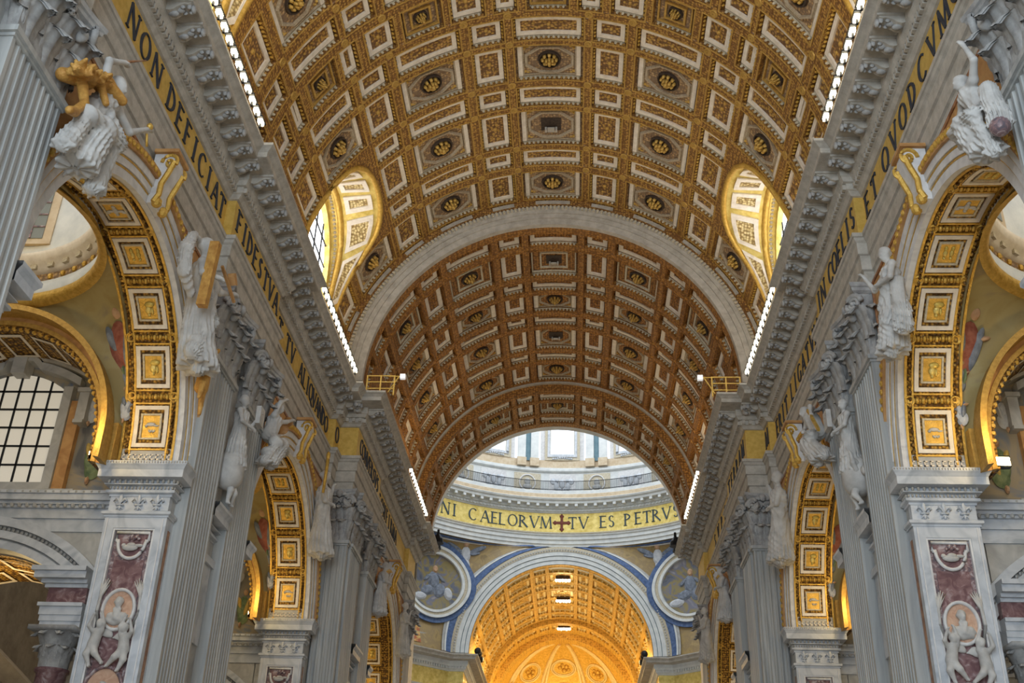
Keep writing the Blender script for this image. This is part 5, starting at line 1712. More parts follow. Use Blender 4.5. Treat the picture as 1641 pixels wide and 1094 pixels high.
# gallery railing
rl = empty('gallery_railing', (0,YD,50.3), label='thin iron railing around the gallery of the dome', cat='railing')
mb = MB()
for k in range(420):
    a = -75*D2R+150*D2R*k/419
    mb.box(21.38*math.sin(a)-0.025,21.38*math.sin(a)+0.025,21.38*math.cos(a)-0.02,21.38*math.cos(a)+0.02,0,1.25)
obj('balusters', mb, IRON, rl, kind='stuff')
for z in (0.12, 1.25):
    obj('rail', MB().tube([(21.38*math.sin(a*D2R),21.38*math.cos(a*D2R),z) for a in lin(-75,75,80)],0.045,5), IRON, rl)
# attic panels: roundels and winged groups
for k in range(-4, 5):
    a = k*11.25*D2R
    pan = MB().box(-1.55,1.55,-0.06,0.0,50.55-43.2,53.2-43.2)
    if k % 2 == 0:
        par = empty('attic_panel')
    po = obj('relief_panel', MB().box(-1.75,1.75,-0.08,0.0,-1.35,1.35), CREAM if k % 2 else WHITEM, drum)
    po.location = (23.2*math.sin(a),23.2*math.cos(a),51.85-43.2); po.rotation_euler = (0,0,-a)
    if k % 2 == 0: bpy.data.objects.remove(par)
    if k % 2:
        obj('roundel', cached('rdl', lambda: m_oval(0.95,1.0,0.16,0.12)), WHITEM, po, (0,-0.08,0))
        r_ = MB(); r_.ball((0,-0.12,0.15),0.40,0.15,0.5,10,6); r_.ball((0,-0.12,-0.5),0.62,0.15,0.35,10,6)
        obj('roundel_head', cached('rdh', lambda: r_.mesh('roundel_head', True)), DOMEB if False else GREY, po)
    else:
        f_ = MB()
        for s in (-1,1):
            f_.ball((s*0.75,-0.16,-0.35),0.32,0.18,0.6,8,6); f_.ball((s*0.62,-0.2,0.42),0.2,0.18,0.24,8,6)
            f_.ball((s*1.15,-0.12,0.35),0.40,0.08,0.42,8,5); f_.ball((s*0.35,-0.15,-0.8),0.35,0.14,0.2,8,5)
        f_.ball((0,-0.16,0.0),0.35,0.14,0.62,8,6)
        obj('winged_relief', cached('wng', lambda: f_.mesh('winged_relief', True)), PALE, po)
# drum windows and paired pilasters
for k in range(16):
    a = k*22.5*D2R
    if math.cos(a) < 0.1: continue
    w = obj('drum_bay', MB().box(-2.85,2.85,-0.02,0.25,54.6-43.2,66-43.2), WHITEM, drum)
    w.location = (23.35*math.sin(a),23.35*math.cos(a),0); w.rotation_euler = (0,0,-a)
    fm = MB()
    for (x0,x1,z0,z1) in ((-2.3,-1.52,55.2,64),(1.52,2.3,55.2,64),(-1.52,1.52,55.2,56.0)):
        fm.box(x0,x1,-0.22,0.0,z0-43.2,z1-43.2)
    fr_ = obj('window_surround', cached('dsw', lambda: fm.mesh('window_surround')), CREAM, w)
    f2 = MB()
    for (x0,x1,z0,z1) in ((-1.95,-1.6,55.7,64),(1.6,1.95,55.7,64),(-1.95,1.95,55.62,56.0)):
        f2.box(x0,x1,-0.32,0.0,z0-43.2,z1-43.2)
    obj('inner_surround', cached('dsi', lambda: f2.mesh('inner_surround')), PALE, w)
    f3 = MB(); f3.box(-1.6,1.6,-0.10,-0.03,56.0-43.2,63.6-43.2)
    pn = obj('pane', cached('dsp', lambda: f3.mesh('pane')), GLASSD, w)
    f4 = MB()
    for q in range(9): f4.ball((-1.2+0.3*q,-0.26,55.45-43.2-0.06*math.cos(q*0.8)),0.16,0.08,0.14,6,4)
    obj('garland', cached('dgl', lambda: f4.mesh('garland', True)), PALE, w)
    b = a+11.25*D2R
    bs = obj('blue_strip', MB().box(-0.36,0.36,-0.05,0.0,55.0-43.2,66-43.2), DOMEB, drum)
    bs.location = (23.2*math.sin(b),23.2*math.cos(b),0); bs.rotation_euler = (0,0,-b)
    for s in (-1,1):
        p = obj('drum_pilaster', cached(('dpl',s), lambda: MB().box(s*0.85-0.5,s*0.85+0.5,-0.35,0.0,55.2-43.2,66-43.2).mesh('drum_pilaster')), DOMEW, drum)
        p.location = (23.2*math.sin(b),23.2*math.cos(b),0); p.rotation_euler = (0,0,-b)
        obj('pilaster_base', cached(('dpb',s), lambda: MB().box(s*0.85-0.6,s*0.85+0.6,-0.5,0.0,54.15-43.2,55.25-43.2).mesh('pilaster_base')), OCHRL, p)

# far crossing arch
fa = empty('crossing_arch', (0,131.0,ZA), label='white banded arch framing the golden choir', cat='arch')
def fband(nm, r0, r1, y0, m, par=fa):
    mb = MB()
    rs = []
    for a in lin(-90, 90, 72):
        s, c = math.sin(a*D2R), math.cos(a*D2R)
        rs.append([(r0*s,y0,r0*c),(r1*s,y0,r1*c),(r1*s,1.9,r1*c),(r0*s,1.9,r0*c)])
    mb.rings(rs, True, True)
    return obj(nm, mb, m, par)
fband('inner_fascia', 10.95, 11.40, -0.02, DOMEW); fband('shadow_fillet', 11.40, 11.47, 0.05, DOMEB)
fband('middle_fascia', 11.47, 11.92, -0.10, DOMEW); fband('shadow_fillet', 11.92, 11.99, 0.0, DOMEB)
fband('outer_fascia', 11.99, 12.50, -0.18, DOMEW)
lm = fband('leaf_moulding', 12.50, 12.92, -0.24, CREAM)
mb = MB()
for k in range(120):
    a = math.pi*(k+0.5)/120
    mb.ball((12.71*math.cos(a),-0.25,12.71*math.sin(a)),0.14,0.08,0.14,5,3)
obj('leaf_row', mb, GREY, lm, kind='stuff')
fband('gold_edge', 12.92, 13.10, -0.20, CREAM)
fj = MB()
for s in (-1,1):
    fj.box(min(s*11.6,s*13.1),max(s*11.6,s*13.1),0.15,2.0,-31.0,0)
obj('jamb', fj, PALE, fa)

# pendentives between the far arch, the side arches and the ring
def pend(sx):
    Ro = 13.1
    L = lambda v: Vector((sx*Ro*math.cos(v*math.pi/2), 131.0, ZA+Ro*math.sin(v*math.pi/2)))
    Rg = lambda v: Vector((sx*20.5, YD+Ro*math.cos(v*math.pi/2), ZA+Ro*math.sin(v*math.pi/2)))
    T0 = lambda u: Vector((sx*22.9*math.sin(u*math.pi/2), YD+22.9*math.cos(u*math.pi/2), 43.2))
    T = lambda u: T0(u)+(L(1)-T0(0))*(1-u)**6+(Rg(1)-T0(1))*u**6
    B = lambda u: L(0).lerp(Rg(0), u)
    def S(u, v):
        p = L(v)*(1-u)+Rg(v)*u + B(u)*(1-v)+T(u)*v
        q = L(0)*(1-u)*(1-v)+Rg(0)*u*(1-v)+L(1)*(1-u)*v+Rg(1)*u*v
        return p-q
    sd = 'left' if sx < 0 else 'right'
    root = empty('pendentive', (sx*16, 127, ZA), label='%s pendentive with mosaic angel, roundel and blue starry borders' % sd, cat='pendentive')
    inv = Matrix.Translation((-sx*16,-127,-ZA))
    put = lambda nm, mb, m, par=root, sm=False, kind=None: obj(nm, mb.xf(inv), m, par, smooth=sm, kind=kind)
    def nrm(u, v):
        e = 0.002
        n = (S(u+e,v)-S(u-e,v)).cross(S(u,v+e)-S(u,v-e)).normalized()
        if n.dot(Vector((0,YD,30))-S(u,v)) < 0: n = -n
        return n
    SO = lambda u, v, h: S(u,v)+nrm(u,v)*h
    put('mosaic_field', MB().surf(S, lin(0,1,40), lin(0,1,30)), MOS_GOLD)
    ln = lambda v: max((Rg(v)-L(v)).length, 4.0)
    # borders following the far arch
    def strip(o0, o1, h, m, nm, v0=0.0, v1=0.985):
        put(nm, MB().surf(lambda v, o: SO(o/ln(v)*1.02, v, h), lin(v0,v1,40), [o0,o1]), m)
    strip(0.0, 0.85, 0.16, BLUE, 'blue_border'); strip(0.85, 1.08, 0.22, DOMEW, 'white_fillet', 0, 0.78); strip(1.08, 1.42, 0.15, GREY, 'grey_fillet', 0, 0.87)
    # border under the ring
    def tstrip(o0, o1, h, m, nm, u0=0.0, u1=1.0):
        put(nm, MB().surf(lambda u, o: SO(u, 1-o/14.0, h), lin(u0,u1,40), [o0,o1]), m)
    tstrip(0.0, 1.15, 0.20, BLUE, 'blue_border'); tstrip(1.15, 1.45, 0.26, DOMEW, 'white_fillet', 0.25); tstrip(1.45, 1.75, 0.18, GREY, 'grey_fillet', 0.3)
    # local flat coordinates (dx, dy in metres) wrapped onto the curved field
    def wrapper(u0, v0):
        c = S(u0, v0); n = nrm(u0, v0)
        ex = Vector((0,0,1)).cross(n).normalized(); ey = n.cross(ex)
        def W(dx, dy, h):
            u, v = u0, v0
            for _ in range(7):
                d = S(u, v)-c
                rx, ry = d.dot(ex)-dx, d.dot(ey)-dy
                e = 0.004
                su = (S(u+e, v)-S(u-e, v))/(2*e); sv = (S(u, v+e)-S(u, v-e))/(2*e)
                a, b, c_, d_ = su.dot(ex), sv.dot(ex), su.dot(ey), sv.dot(ey)
                det = a*d_-b*c_
                if abs(det) < 1e-6: break
                du, dv = (rx*d_-ry*b)/det, (a*ry-c_*rx)/det
                u = min(max(u-du, -0.2), 1.1); v = min(max(v-dv, -0.1), 1.05)
            return S(u, v)+n*h
        return W
    # roundel
    W = wrapper(0.33, 0.41)
    def ring(r0, r1, h0, h1, m, nm):
        mb = MB()
        rs = []
        for a in lin(0, 2*math.pi, 56):
            c_, s_ = math.cos(a), math.sin(a)
            rs.append([W(r0*c_, r0*s_, 0.0), W(r0*c_, r0*s_, h1), W(r1*c_, r1*s_, h1), W(r1*c_, r1*s_, 0.0)])
        mb.rings(rs, True)
        return put(nm, mb, m)
    ring(4.35, 4.95, 0.1, 0.30, BLUE, 'roundel_blue_border')
    ring(4.05, 4.35, 0.2, 0.60, DOMEW, 'roundel_rim')
    ring(3.70, 4.05, 0.2, 0.45, CREAM, 'roundel_leaf_band')
    ring(3.40, 3.70, 0.2, 0.60, DOMEW, 'roundel_inner_rim')
    mb = MB()
    mb.rings([[W(r*math.cos(a), r*math.sin(a), 0.25) for a in lin(0,2*math.pi,40)[:-1]] for r in (3.45,2.3,1.2,0.1)], True)
    tf = put('roundel_mosaic', mb, MOS_FIG)
    def wblob(mb, W, dx, dy, rx, ry, rot=0.0, h0=0.28, h1=0.45):
        ro = []; ri = []
        for a in lin(0, 2*math.pi, 14)[:-1]:
            x_, y_ = rx*math.cos(a), ry*math.sin(a)
            X_, Y_ = dx+x_*math.cos(rot)-y_*math.sin(rot), dy+x_*math.sin(rot)+y_*math.cos(rot)
            ro.append(W(X_, Y_, h0)); ri.append(W(dx+(X_-dx)*0.6, dy+(Y_-dy)*0.6, h1))
        mb.rings([ro, ri], True); mb.add(ri, [tuple(range(len(ri)))])
    fg = MB()
    for q in ((0,0.2,0.75,1.15,0.15),(-0.7,-1.0,1.0,0.6,0.4),(0.8,-0.9,0.75,0.9,-0.3),(-0.9,0.5,0.6,0.25,0.8),(0.95,0.6,0.7,0.22,-0.7)): wblob(fg, W, *q)
    ev = put('evangelist_robe', fg, ROBE_B)
    fg = MB(); wblob(fg, W, 0.1,1.65,0.36,0.45); put('evangelist_head', fg, SKIN)
    fg = MB(); wblob(fg, W, -1.7,-1.9,0.9,0.5,0.2); wblob(fg, W, 1.9,-1.2,0.5,0.8,0.2); put('evangelist_cloud', fg, CLOUD)
    # angel in the upper corner next to the arch
    W2 = wrapper(0.24, 0.70)
    sA = 1.25
    an = MB()
    for q in ((0,0,0.5,0.8,0),(0.1,-1.0,0.38,0.8,0.2),(-0.25,-1.7,0.22,0.7,-0.2)): wblob(an, W2, *[x*sA for x in q[:4]], q[4], 0.06, 0.25)
    put('mosaic_angel', an, CLOUD)
    for s_ in (-1,1):
        wg = MB(); wblob(wg, W2, s_*1.15*sA, 0.55*sA, 0.95*sA, 0.26*sA, s_*0.45, 0.06, 0.2); wblob(wg, W2, s_*0.85*sA, 0.15*sA, 0.6*sA, 0.18*sA, s_*0.2, 0.06, 0.2)
        put('angel_wing', wg, ROBE_B)
    hd_ = MB(); wblob(hd_, W2, 0, 1.05*sA, 0.28*sA, 0.34*sA, 0, 0.06, 0.25); put('angel_head', hd_, SKIN)
    # lower corner scene
    put('lower_mosaic', MB().surf(lambda u, v: SO(u,v,0.06), lin(0.42,0.9,8), lin(0.02,0.22,6)), MOS_LOW)
    # diagonal pier below
    pr = MB()
    a, b = L(0)+Vector((sx*0.8,0.8,0)), Rg(0)+Vector((sx*0.8,0.8,0))
    pr.add([(a.x,a.y,-1.6),(b.x,b.y,-1.6),(b.x,b.y,ZA+0.1),(a.x,a.y,ZA+0.1)], [(0,1,2,3)])
    put('pier_face', pr, PALE)
    # side arch band
    sb = MB()
    rs = []
    for t in lin(-90, 90, 48):
        s, cc = math.sin(t*D2R), math.cos(t*D2R)
        rs.append([(sx*20.45,YD+11.0*s,ZA+11.0*cc),(sx*20.45,YD+13.1*s,ZA+13.1*cc),(sx*21.3,YD+13.1*s,ZA+13.1*cc),(sx*21.3,YD+11.0*s,ZA+11.0*cc)])
    sb.rings(rs, True, True)
    put('side_arch_band', sb, DOMEW)
    return root
for sx in (-1,1): pend(sx)

# entablature round the far crossing piers and along the choir
PATHC = [(-20.5,123.8),(-13.3,131.0),(-11.45,131.0),(-11.45,168.0)]
for sg in (-1,1):
    sd = 'left' if sg < 0 else 'right'
    e = obj('crossing_entablature', sweep(PATHC, PROF_COR, sg), STONE, label='stone cornice on the far %s pier of the crossing' % sd, cat='cornice')
    obj('architrave', sweep(PATHC, PROF_ARCH, sg), STONE, e); obj('frieze', sweep(PATHC, PROF_FRZ, sg), GOLDM, e); obj('bed_moulding', sweep(PATHC, PROF_BED, sg), DOMEW, e)
    dn = MB()
    p3 = path_offset(PATHC, 0.30)
    for i in range(2):
        (x0,y0),(x1,y1) = p3[i], p3[i+1]
        Ls = math.hypot(x1-x0,y1-y0); ux, uy = (x1-x0)/Ls, (y1-y0)/Ls; nx, ny = uy, -ux
        for k in range(int(Ls/0.36)):
            s = (k+0.5)*0.36; x_, y_ = x0+ux*s, y0+uy*s
            cc = [(x_-ux*0.1,y_-uy*0.1),(x_+ux*0.1,y_+uy*0.1),(x_+ux*0.1+nx*0.16,y_+uy*0.1+ny*0.16),(x_-ux*0.1+nx*0.16,y_-uy*0.1+ny*0.16)]
            dn.prism(cc, lambda v: (-sg*v[0],v[1],27.46), lambda v: (-sg*v[0],v[1],27.72))
    obj('dentils', dn, DOMEW, e, kind='stuff')

# ------------------------------------------------------------------ choir vault and apse
RCH = 10.9
cb = []
y = 132.2
def crow(a, b):
    return (a, b, [(c0,c1,'rect') for c0, c1 in ((-7.5,7.5),(11.5,17.5),(22,37),(41.5,47.5),(52,66),(71,77))])
for (a,b) in ((132.2,134.0),(135.2,138.2),(139.4,141.2),(142.4,145.6),(146.8,148.6),(149.8,153.0),(154.2,156.0),(159.4,162.6)):
    cb.append(crow(a,b))
mt_c = dict(key='c', rim=GOLD, rosette=GOLD, panel=CHOIR, mauve=CHOIR, frame=CHFR, cream=CHFR, gold=GOLD, rib=CHOIR, w=0.30, pitch=0.6, egg=0.12)
vault('ceiling', RCH, 0.30, ZA, 131.0, 168.0, cb, mt_c, kind='structure', label='glowing golden coffered vault over the choir', cat='ceiling')
arch_face('trim_4', 157.2, RCH-0.55, RCH+0.1, ZA, CHOIR, kind='structure', label='golden rib across the choir vault', cat='vault rib', yb=158.6)
arch_face('trim_5', 165.5, RCH-0.9, RCH+0.1, ZA, CHOIR, kind='structure', label='golden arch at the mouth of the apse', cat='arch trim', yb=168.2)
ap = empty('apse_vault', (0,168,ZA), label='golden apse half dome with radiating ribs and oval medallion', cat='apse')
RA = 10.4
AP = lambda th, ph, r: Vector((r*math.sin(th)*math.cos(ph), r*math.cos(th)*math.cos(ph)*1.0, r*math.sin(ph)))
obj('half_dome', MB().surf(lambda th, ph: AP(th,ph,RA), lin(-math.pi/2,math.pi/2,40), lin(-0.3,math.pi/2-0.02,20)), APSE, ap, smooth=True)
for th in (-62,-21,21,62):
    for d in (-3.2, 3.2):
        obj('rib', MB().tube([AP((th+d*(1-ph/1.7))*D2R, ph, RA-0.1) for ph in lin(0,1.42,16)], 0.24, 6), CHFR, ap)
    obj('rib_panel', MB().surf(lambda t, ph: AP((th+t*2.6*(1-ph/1.7))*D2R, ph, RA-0.06), [-1,1], lin(0,1.42,16)), APSE, ap)
for th, ph, rx, rz in ((0,0.86,1.9,1.6),(-42,0.72,1.8,1.7),(42,0.72,1.8,1.7),(0,0.42,2.5,1.8),(-42,0.28,2.3,1.8),(42,0.28,2.3,1.8)):
    for k, rr in ((1.0,0.14),(0.84,0.10)):
        obj('medallion_ring', MB().tube([AP((th+k*rx/RA/D2R*math.cos(t)/max(0.4,math.cos(ph)))*D2R, ph+k*rz/RA*math.sin(t), RA-0.12) for t in lin(0,2*math.pi,30)], rr, 6), CHFR, ap)
    fg = MB()
    for (a_,b_,s_) in ((-0.5,0,0.5),(0.4,0.2,0.55),(0.1,-0.5,0.6),(-0.2,0.6,0.35),(0.7,-0.4,0.4)):
        fg.ball(AP((th+a_*rx*0.6/RA/D2R/max(0.4,math.cos(ph)))*D2R, ph+b_*rz*0.6/RA, RA-0.08), s_*0.7, s_*0.6, s_*0.7, 8, 5)
    obj('medallion_relief', fg, GOLD, ap, smooth=True)
cr = MB()
cr.tube([(0.2,-9,-6),(0.2,-9,-1.0)],0.10,6); cr.tube([(-1.1,-9,-1.5),(1.5,-9,-1.5)],0.10,6); cr.ball((0.2,-9,-0.85),0.2)
obj('canopy_cross', cr.xf(Matrix.Translation((0,159+9,28.6+2.2))), GOLDM, label='small gilded cross rising before the apse medallion', cat='cross')
obj('wall_choir_end', MB().box(-12,12,178.6,179,-1.6,30), PALE, kind='structure', label='apse wall behind the choir', cat='wall')
for sg in (-1,1):
    obj('wall_choir', MB().box(min(sg*11.5,sg*12.4),max(sg*11.5,sg*12.4),131.2,178.8,-1.6,29.4), PALE, kind='structure', label='%s side wall of the choir' % ('left' if sg < 0 else 'right'), cat='wall')
    # outer walls closing the crossing arms
    obj('wall_transept', MB().box(min(sg*34,sg*35),max(sg*34,sg*35),95,128,-1.6,45), DOMEW, kind='structure', label='%s transept end wall' % ('left' if sg < 0 else 'right'), cat='wall')

def bulb_cluster(y, z, n):
    r = empty('ceiling_lamp', (0.15,y,z), label=n, cat='lamp')
    obj('lamp_mount', MB().box(-0.9,0.9,-0.3,0.3,0.1,0.5), BRONZE_SHADE, r)
    for k in range(5):
        m = MB(); m.ball((-0.8+0.4*k,-0.1,0.0-0.05*(k%2)),0.20,0.20,0.20,8,5)
        obj('bulb', m, BULB, r)
bulb_cluster(136.6, ZA+10.55, 'bright lamp cluster in the choir vault, topmost of three')
bulb_cluster(145.9, ZA+10.45, 'bright lamp cluster in the choir vault, middle of three')
bulb_cluster(160.6, ZA+10.35, 'bright lamp cluster in the choir vault, lowest of three')
# lamps of the choir: warm floods hidden on the cornice
for sg in (-1,1):
    for y in (138, 150, 162):
        light('choir_flood', 'POINT', (sg*8.6, y, 30.2), 760, (1.0,0.72,0.30), 0.6)
light('apse_flood', 'POINT', (0, 168, 27.0), 3400, (1.0,0.74,0.32), 1.0)
# daylight falling from the dome lantern and windows
light('dome_daylight', 'AREA', (0, YD, 70), 9000, (0.84,0.92,1.0), 30, (0,0,0))
# ------------------------------------------------------------------ side aisles seen through the arches
def blobs(c, ex, ey, n, lst, h0=0.03, h1=0.14):
    mb = MB()
    for (dx, dy, rx, ry, rot) in lst:
        rp = []
        for a in lin(0, 2*math.pi, 16)[:-1]:
            x_, y_ = rx*math.cos(a), ry*math.sin(a)
            rp.append(c+ex*(dx+x_*math.cos(rot)-y_*math.sin(rot))+ey*(dy+x_*math.sin(rot)+y_*math.cos(rot))+n*h0)
        inner = [p.lerp(c+ex*dx+ey*dy+n*h0, 0.45)+n*(h1-h0)*0.8 for p in rp]
        mb.rings([rp, inner], True)
        k = len(inner)
        mb.add(inner+[c+ex*dx+ey*dy+n*h1], [(i,(i+1)%k,k) for i in range(k)])
    return mb

def painted_person(parent, c, ex, ey, n, s, robe, robe2, name='painted_figure'):
    o = obj(name, blobs(c,ex,ey,n,[(0,0,0.34*s,0.62*s,0.1),(0.05*s,-0.75*s,0.40*s,0.55*s,-0.1),(-0.22*s,-0.45*s,0.22*s,0.6*s,0.25)]), robe, parent)
    obj('mantle', blobs(c,ex,ey,n,[(0.22*s,-0.2*s,0.17*s,0.75*s,-0.2),(-0.3*s,0.1*s,0.15*s,0.45*s,0.3)],0.06,0.2), robe2, o)
    obj('face', blobs(c,ex,ey,n,[(0.02*s,0.86*s,0.17*s,0.21*s,0)],0.06,0.2), SKIN, o)
    obj('arm', blobs(c,ex,ey,n,[(0.42*s,0.22*s,0.26*s,0.08*s,0.3)],0.06,0.2), SKIN, o)
    obj('foot', blobs(c,ex,ey,n,[(-0.1*s,-1.35*s,0.10*s,0.20*s,0)],0.06,0.2), SKIN, o)
    return o

def aisle(sg, yc, tag_, full=True):
    sd = 'left' if sg < 0 else 'right'
    X = lambda x: sg*x
    yw = yc+8.9
    def bx(mb, x0, x1, y0, y1, z0, z1):
        mb.box(min(X(x0),X(x1)), max(X(x0),X(x1)), y0, y1, z0, z1); return mb
    xc = 21.2
    # --- transverse screen wall with the low arch
    root = empty('aisle_screen', (X(xc), yw, -1.6), label='%s screen wall in the %s aisle with low marble arch and window' % (tag_, sd), cat='aisle wall')
    inv = Matrix.Translation((-X(xc), -yw, 1.6))
    put = lambda nm, mb, m, par=root, sm=False, kind=None: obj(nm, mb.xf(inv), m, par, smooth=sm, kind=kind)
    w = MB()
    bx(w, 15.42, 16.3, yw, yw+0.8, -1.6, 14.6); bx(w, 26.2, 27.2, yw, yw+0.8, -1.6, 14.6)
    Ri, Ro, zc = 5.8, 6.95, 6.6
    pr = None
    for a in lin(33, 147, 30):
        x_ = xc-Ri*math.cos(a*D2R); z_ = zc+Ri*math.sin(a*D2R)
        cur = [(X(x_),yw,z_),(X(x_),yw,14.6),(X(x_),yw+0.8,z_),(X(x_),yw+0.8,14.6)]
        if pr:
            w.add([pr[0],pr[1],cur[1],cur[0]],[(0,1,2,3)]); w.add([pr[0],pr[2],cur[2],cur[0]],[(0,1,2,3)]); w.add([pr[2],pr[3],cur[3],cur[2]],[(0,1,2,3)])
        pr = cur
    put('screen_wall', w, GREY)
    def aband(r0, r1, d, m, nm):
        mb = MB(); rs = []
        for a in lin(33, 147, 36):
            c, s = -math.cos(a*D2R), math.sin(a*D2R)
            rs.append([(X(xc+r0*c),yw-d,zc+r0*s),(X(xc+r1*c),yw-d,zc+r1*s),(X(xc+r1*c),yw+0.05,zc+r1*s),(X(xc+r0*c),yw+0.05,zc+r0*s)])
        mb.rings(rs, True, True)
        return put(nm, mb, m)
    av = aband(Ri, 6.1, 0.10, PALE, 'low_archivolt'); aband(6.1, 6.17, 0.02, GREY, 'low_fillet'); aband(6.46, 6.62, 0.08, GREY, 'low_bead_ground'); aband(6.17, 6.46, 0.18, PALE, 'low_middle_fascia'); aband(6.62, Ro, 0.30, PALE, 'low_outer_fascia')
    mb = MB()
    for k in range(70):
        a = (34+112*k/69)*D2R
        mb.ball((X(xc-6.54*math.cos(a)), yw-0.16, zc+6.54*math.sin(a)), 0.06, 0.05, 0.08, 5, 3)
    put('low_bead_row', mb, GREY, root, False, 'stuff')
    # entablature over the low arch
    en = MB()
    for (d, z0, z1) in ((0.06,13.0,13.5),(0.14,13.5,13.62),(0.10,13.62,13.9),(0.20,13.9,14.02),(0.30,14.02,14.14),(0.46,14.14,14.38),(0.54,14.38,14.5)):
        bx(en, 15.5, 27, yw-d, yw+0.1, z0, z1)
    et = put('entablature', en, PALE)
    mb = MB()
    for k in range(36):
        x_ = 15.9+k*0.3
        mb.ball((X(x_), yw-0.26, 13.98), 0.09, 0.07, 0.10, 6, 4); mb.ball((X(x_+0.15), yw-0.52, 14.44), 0.07, 0.05, 0.06, 5, 3)
    put('egg_row', mb, GREY, et, False, 'stuff')
    # impost, marble blocks and column with capital at the nave side of the low arch
    ip = MB()
    for (d, z0, z1) in ((0.0,10.72,10.86),(0.12,10.86,11.0),(0.34,11.0,11.25),(0.44,11.25,11.42)):
        bx(ip, 16.3-0, 17.9+d, yw-0.55-d, yw+0.1, z0, z1)
    put('impost', ip, PALE)
    put('red_block', bx(MB(), 16.3, 17.75, yw-0.5, yw+0.1, 10.15, 10.72), REDM)
    bl = MB()
    for (d, z0, z1) in ((0.12,10.02,10.15),(0.04,9.72,10.02),(0.0,9.5,9.72),(-0.04,9.25,9.5)):
        bx(bl, 16.3, 17.85+d, yw-0.55-d, yw+0.1, z0, z1)
    put('marble_blocks', bl, PALE)
    col = MB()
    cx_, cy_ = 17.1, yw-0.05
    ringc = lambda r, z: [(X(cx_)+r*math.cos(2*math.pi*i/20), cy_-0.1+r*math.sin(2*math.pi*i/20), z) for i in range(20)]
    col.rings([ringc(0.62,-1.6), ringc(0.60,3), ringc(0.52,7.7), ringc(0.60,7.75), ringc(0.60,7.85)], True)
    put('column', col, REDM, root, True)
    cp = MB()
    cp.rings([ringc(0.52,7.85), ringc(0.56,8.6), ringc(0.80,9.1)], True)
    bx(cp, cx_-0.85, cx_+0.85, cy_-0.95, cy_+0.6, 9.1, 9.26)
    cpo = put('column_capital', cp, CAPST, root, True)
    lfm = cached(('leaf',1), lambda: m_leaf(1.02,1.25,0.62))
    for k in range(8):
        a = k*math.pi/4
        for zz, rr, sc_ in ((7.88,0.50,0.60),(8.22,0.54,0.72)):
            aa = a+(0.39 if zz > 8 else 0)
            o = obj('acanthus_leaf', lfm, CAPST, cpo)
            o.matrix_local = inv @ Matrix.Translation((X(cx_)+rr*math.sin(aa), cy_-0.1-rr*math.cos(aa), zz)) @ Matrix.Rotation(aa, 4, 'Z') @ Matrix.Diagonal((sc_*0.9,sc_,sc_,1))
    # gold vault behind the low arch
    gv = MB()
    gv.surf(lambda a, y: (X(xc-5.75*math.cos(a*D2R)), y, zc+5.75*math.sin(a*D2R)), lin(25,155,24), [yw+0.8, yc+13.4])
    bv = put('passage_vault', gv, ORN)
    for a in (40, 60, 80, 100, 120, 140):
        for yy in (yw+1.2, yw+2.9):
            f = MB()
            rs = []
            for (r_, da, dy) in ((5.68,7,0.65),(5.68,5.6,0.5)):
                rs.append([(X(xc-r_*math.cos((a+p*da)*D2R)), yy+0.7+q*dy, zc+r_*math.sin((a+p*da)*D2R)) for p, q in ((-1,-1),(1,-1),(1,1),(-1,1))])
            f.rings(rs, True)
            put('white_frame', f, WHITE, bv)
    # --- lunette wall with window
    lw = MB()
    bx(lw, 15.42, 27.0, yw+0.25, yw+0.5, 14.5, 22.2)
    put('lunette_wall', lw, PAINT)
    wx0, wx1 = 19.25, 23.15     # window opening
    wz0, wz1 = 14.95, 19.0
    xm = (wx0+wx1)/2
    head_pts = [(x_, wz1+0.72*(1-((x_-xm)/(wx1-wx0)*2)**2)) for x_ in lin(wx0, wx1, 14)]
    gl = MB()
    poly = [(wx1,wz0),(wx0,wz0)]+head_pts
    gl.add([(X(p[0]),yw+0.10,p[1]) for p in poly], [tuple(range(len(poly)))])
    gl.add([(X(p[0]),yw+0.16,p[1]) for p in poly], [tuple(reversed(range(len(poly))))])
    win = put('window_pane', gl, GLASSW)
    for k in range(1, 6):
        x_ = wx0+(wx1-wx0)*k/6
        put('glazing_bar', bx(MB(), x_-0.035, x_+0.035, yw+0.04, yw+0.12, wz0, wz1+0.72*(1-((x_-xm)/(wx1-wx0)*2)**2)), IRON, win)
    for k in range(1, 6):
        z_ = wz0+k*0.80
        put('glazing_bar', bx(MB(), wx0, wx1, yw+0.04, yw+0.12, z_-0.035, z_+0.035), IRON, win)
    fr = MB()
    bx(fr, wx0-0.38, wx0, yw-0.15, yw+0.3, wz0, wz1+0.1); bx(fr, wx1, wx1+0.38, yw-0.15, yw+0.3, wz0, wz1+0.1); bx(fr, wx0-0.38, wx1+0.38, yw-0.16, yw+0.3, 14.66, wz0)
    bx(fr, wx0-1.4, wx1+1.4, yw-0.25, yw+0.3, 14.45, 14.66)
    fo = put('window_frame', fr, GREY)
    f2 = MB()
    bx(f2, wx0-0.85, wx0-0.40, yw-0.05, yw+0.3, wz0-0.3, wz1-0.5); bx(f2, wx1+0.40, wx1+0.85, yw-0.05, yw+0.3, wz0-0.3, wz1-0.5)
    put('gilt_strip', f2, OCHRE, fo)
    for s0 in (wx0-1.15, wx1+0.75):
        f3 = MB()
        bx(f3, s0, s0+0.40, yw-0.22, yw+0.3, wz1-1.4, wz1-0.2); bx(f3, s0-0.08, s0+0.48, yw-0.32, yw+0.3, wz1-0.2, wz1-0.02)
        bx(f3, s0+0.02, s0+0.42, yw-0.28, yw+0.3, wz1-1.55, wz1-1.4)
        put('console', f3, GREY, fo)
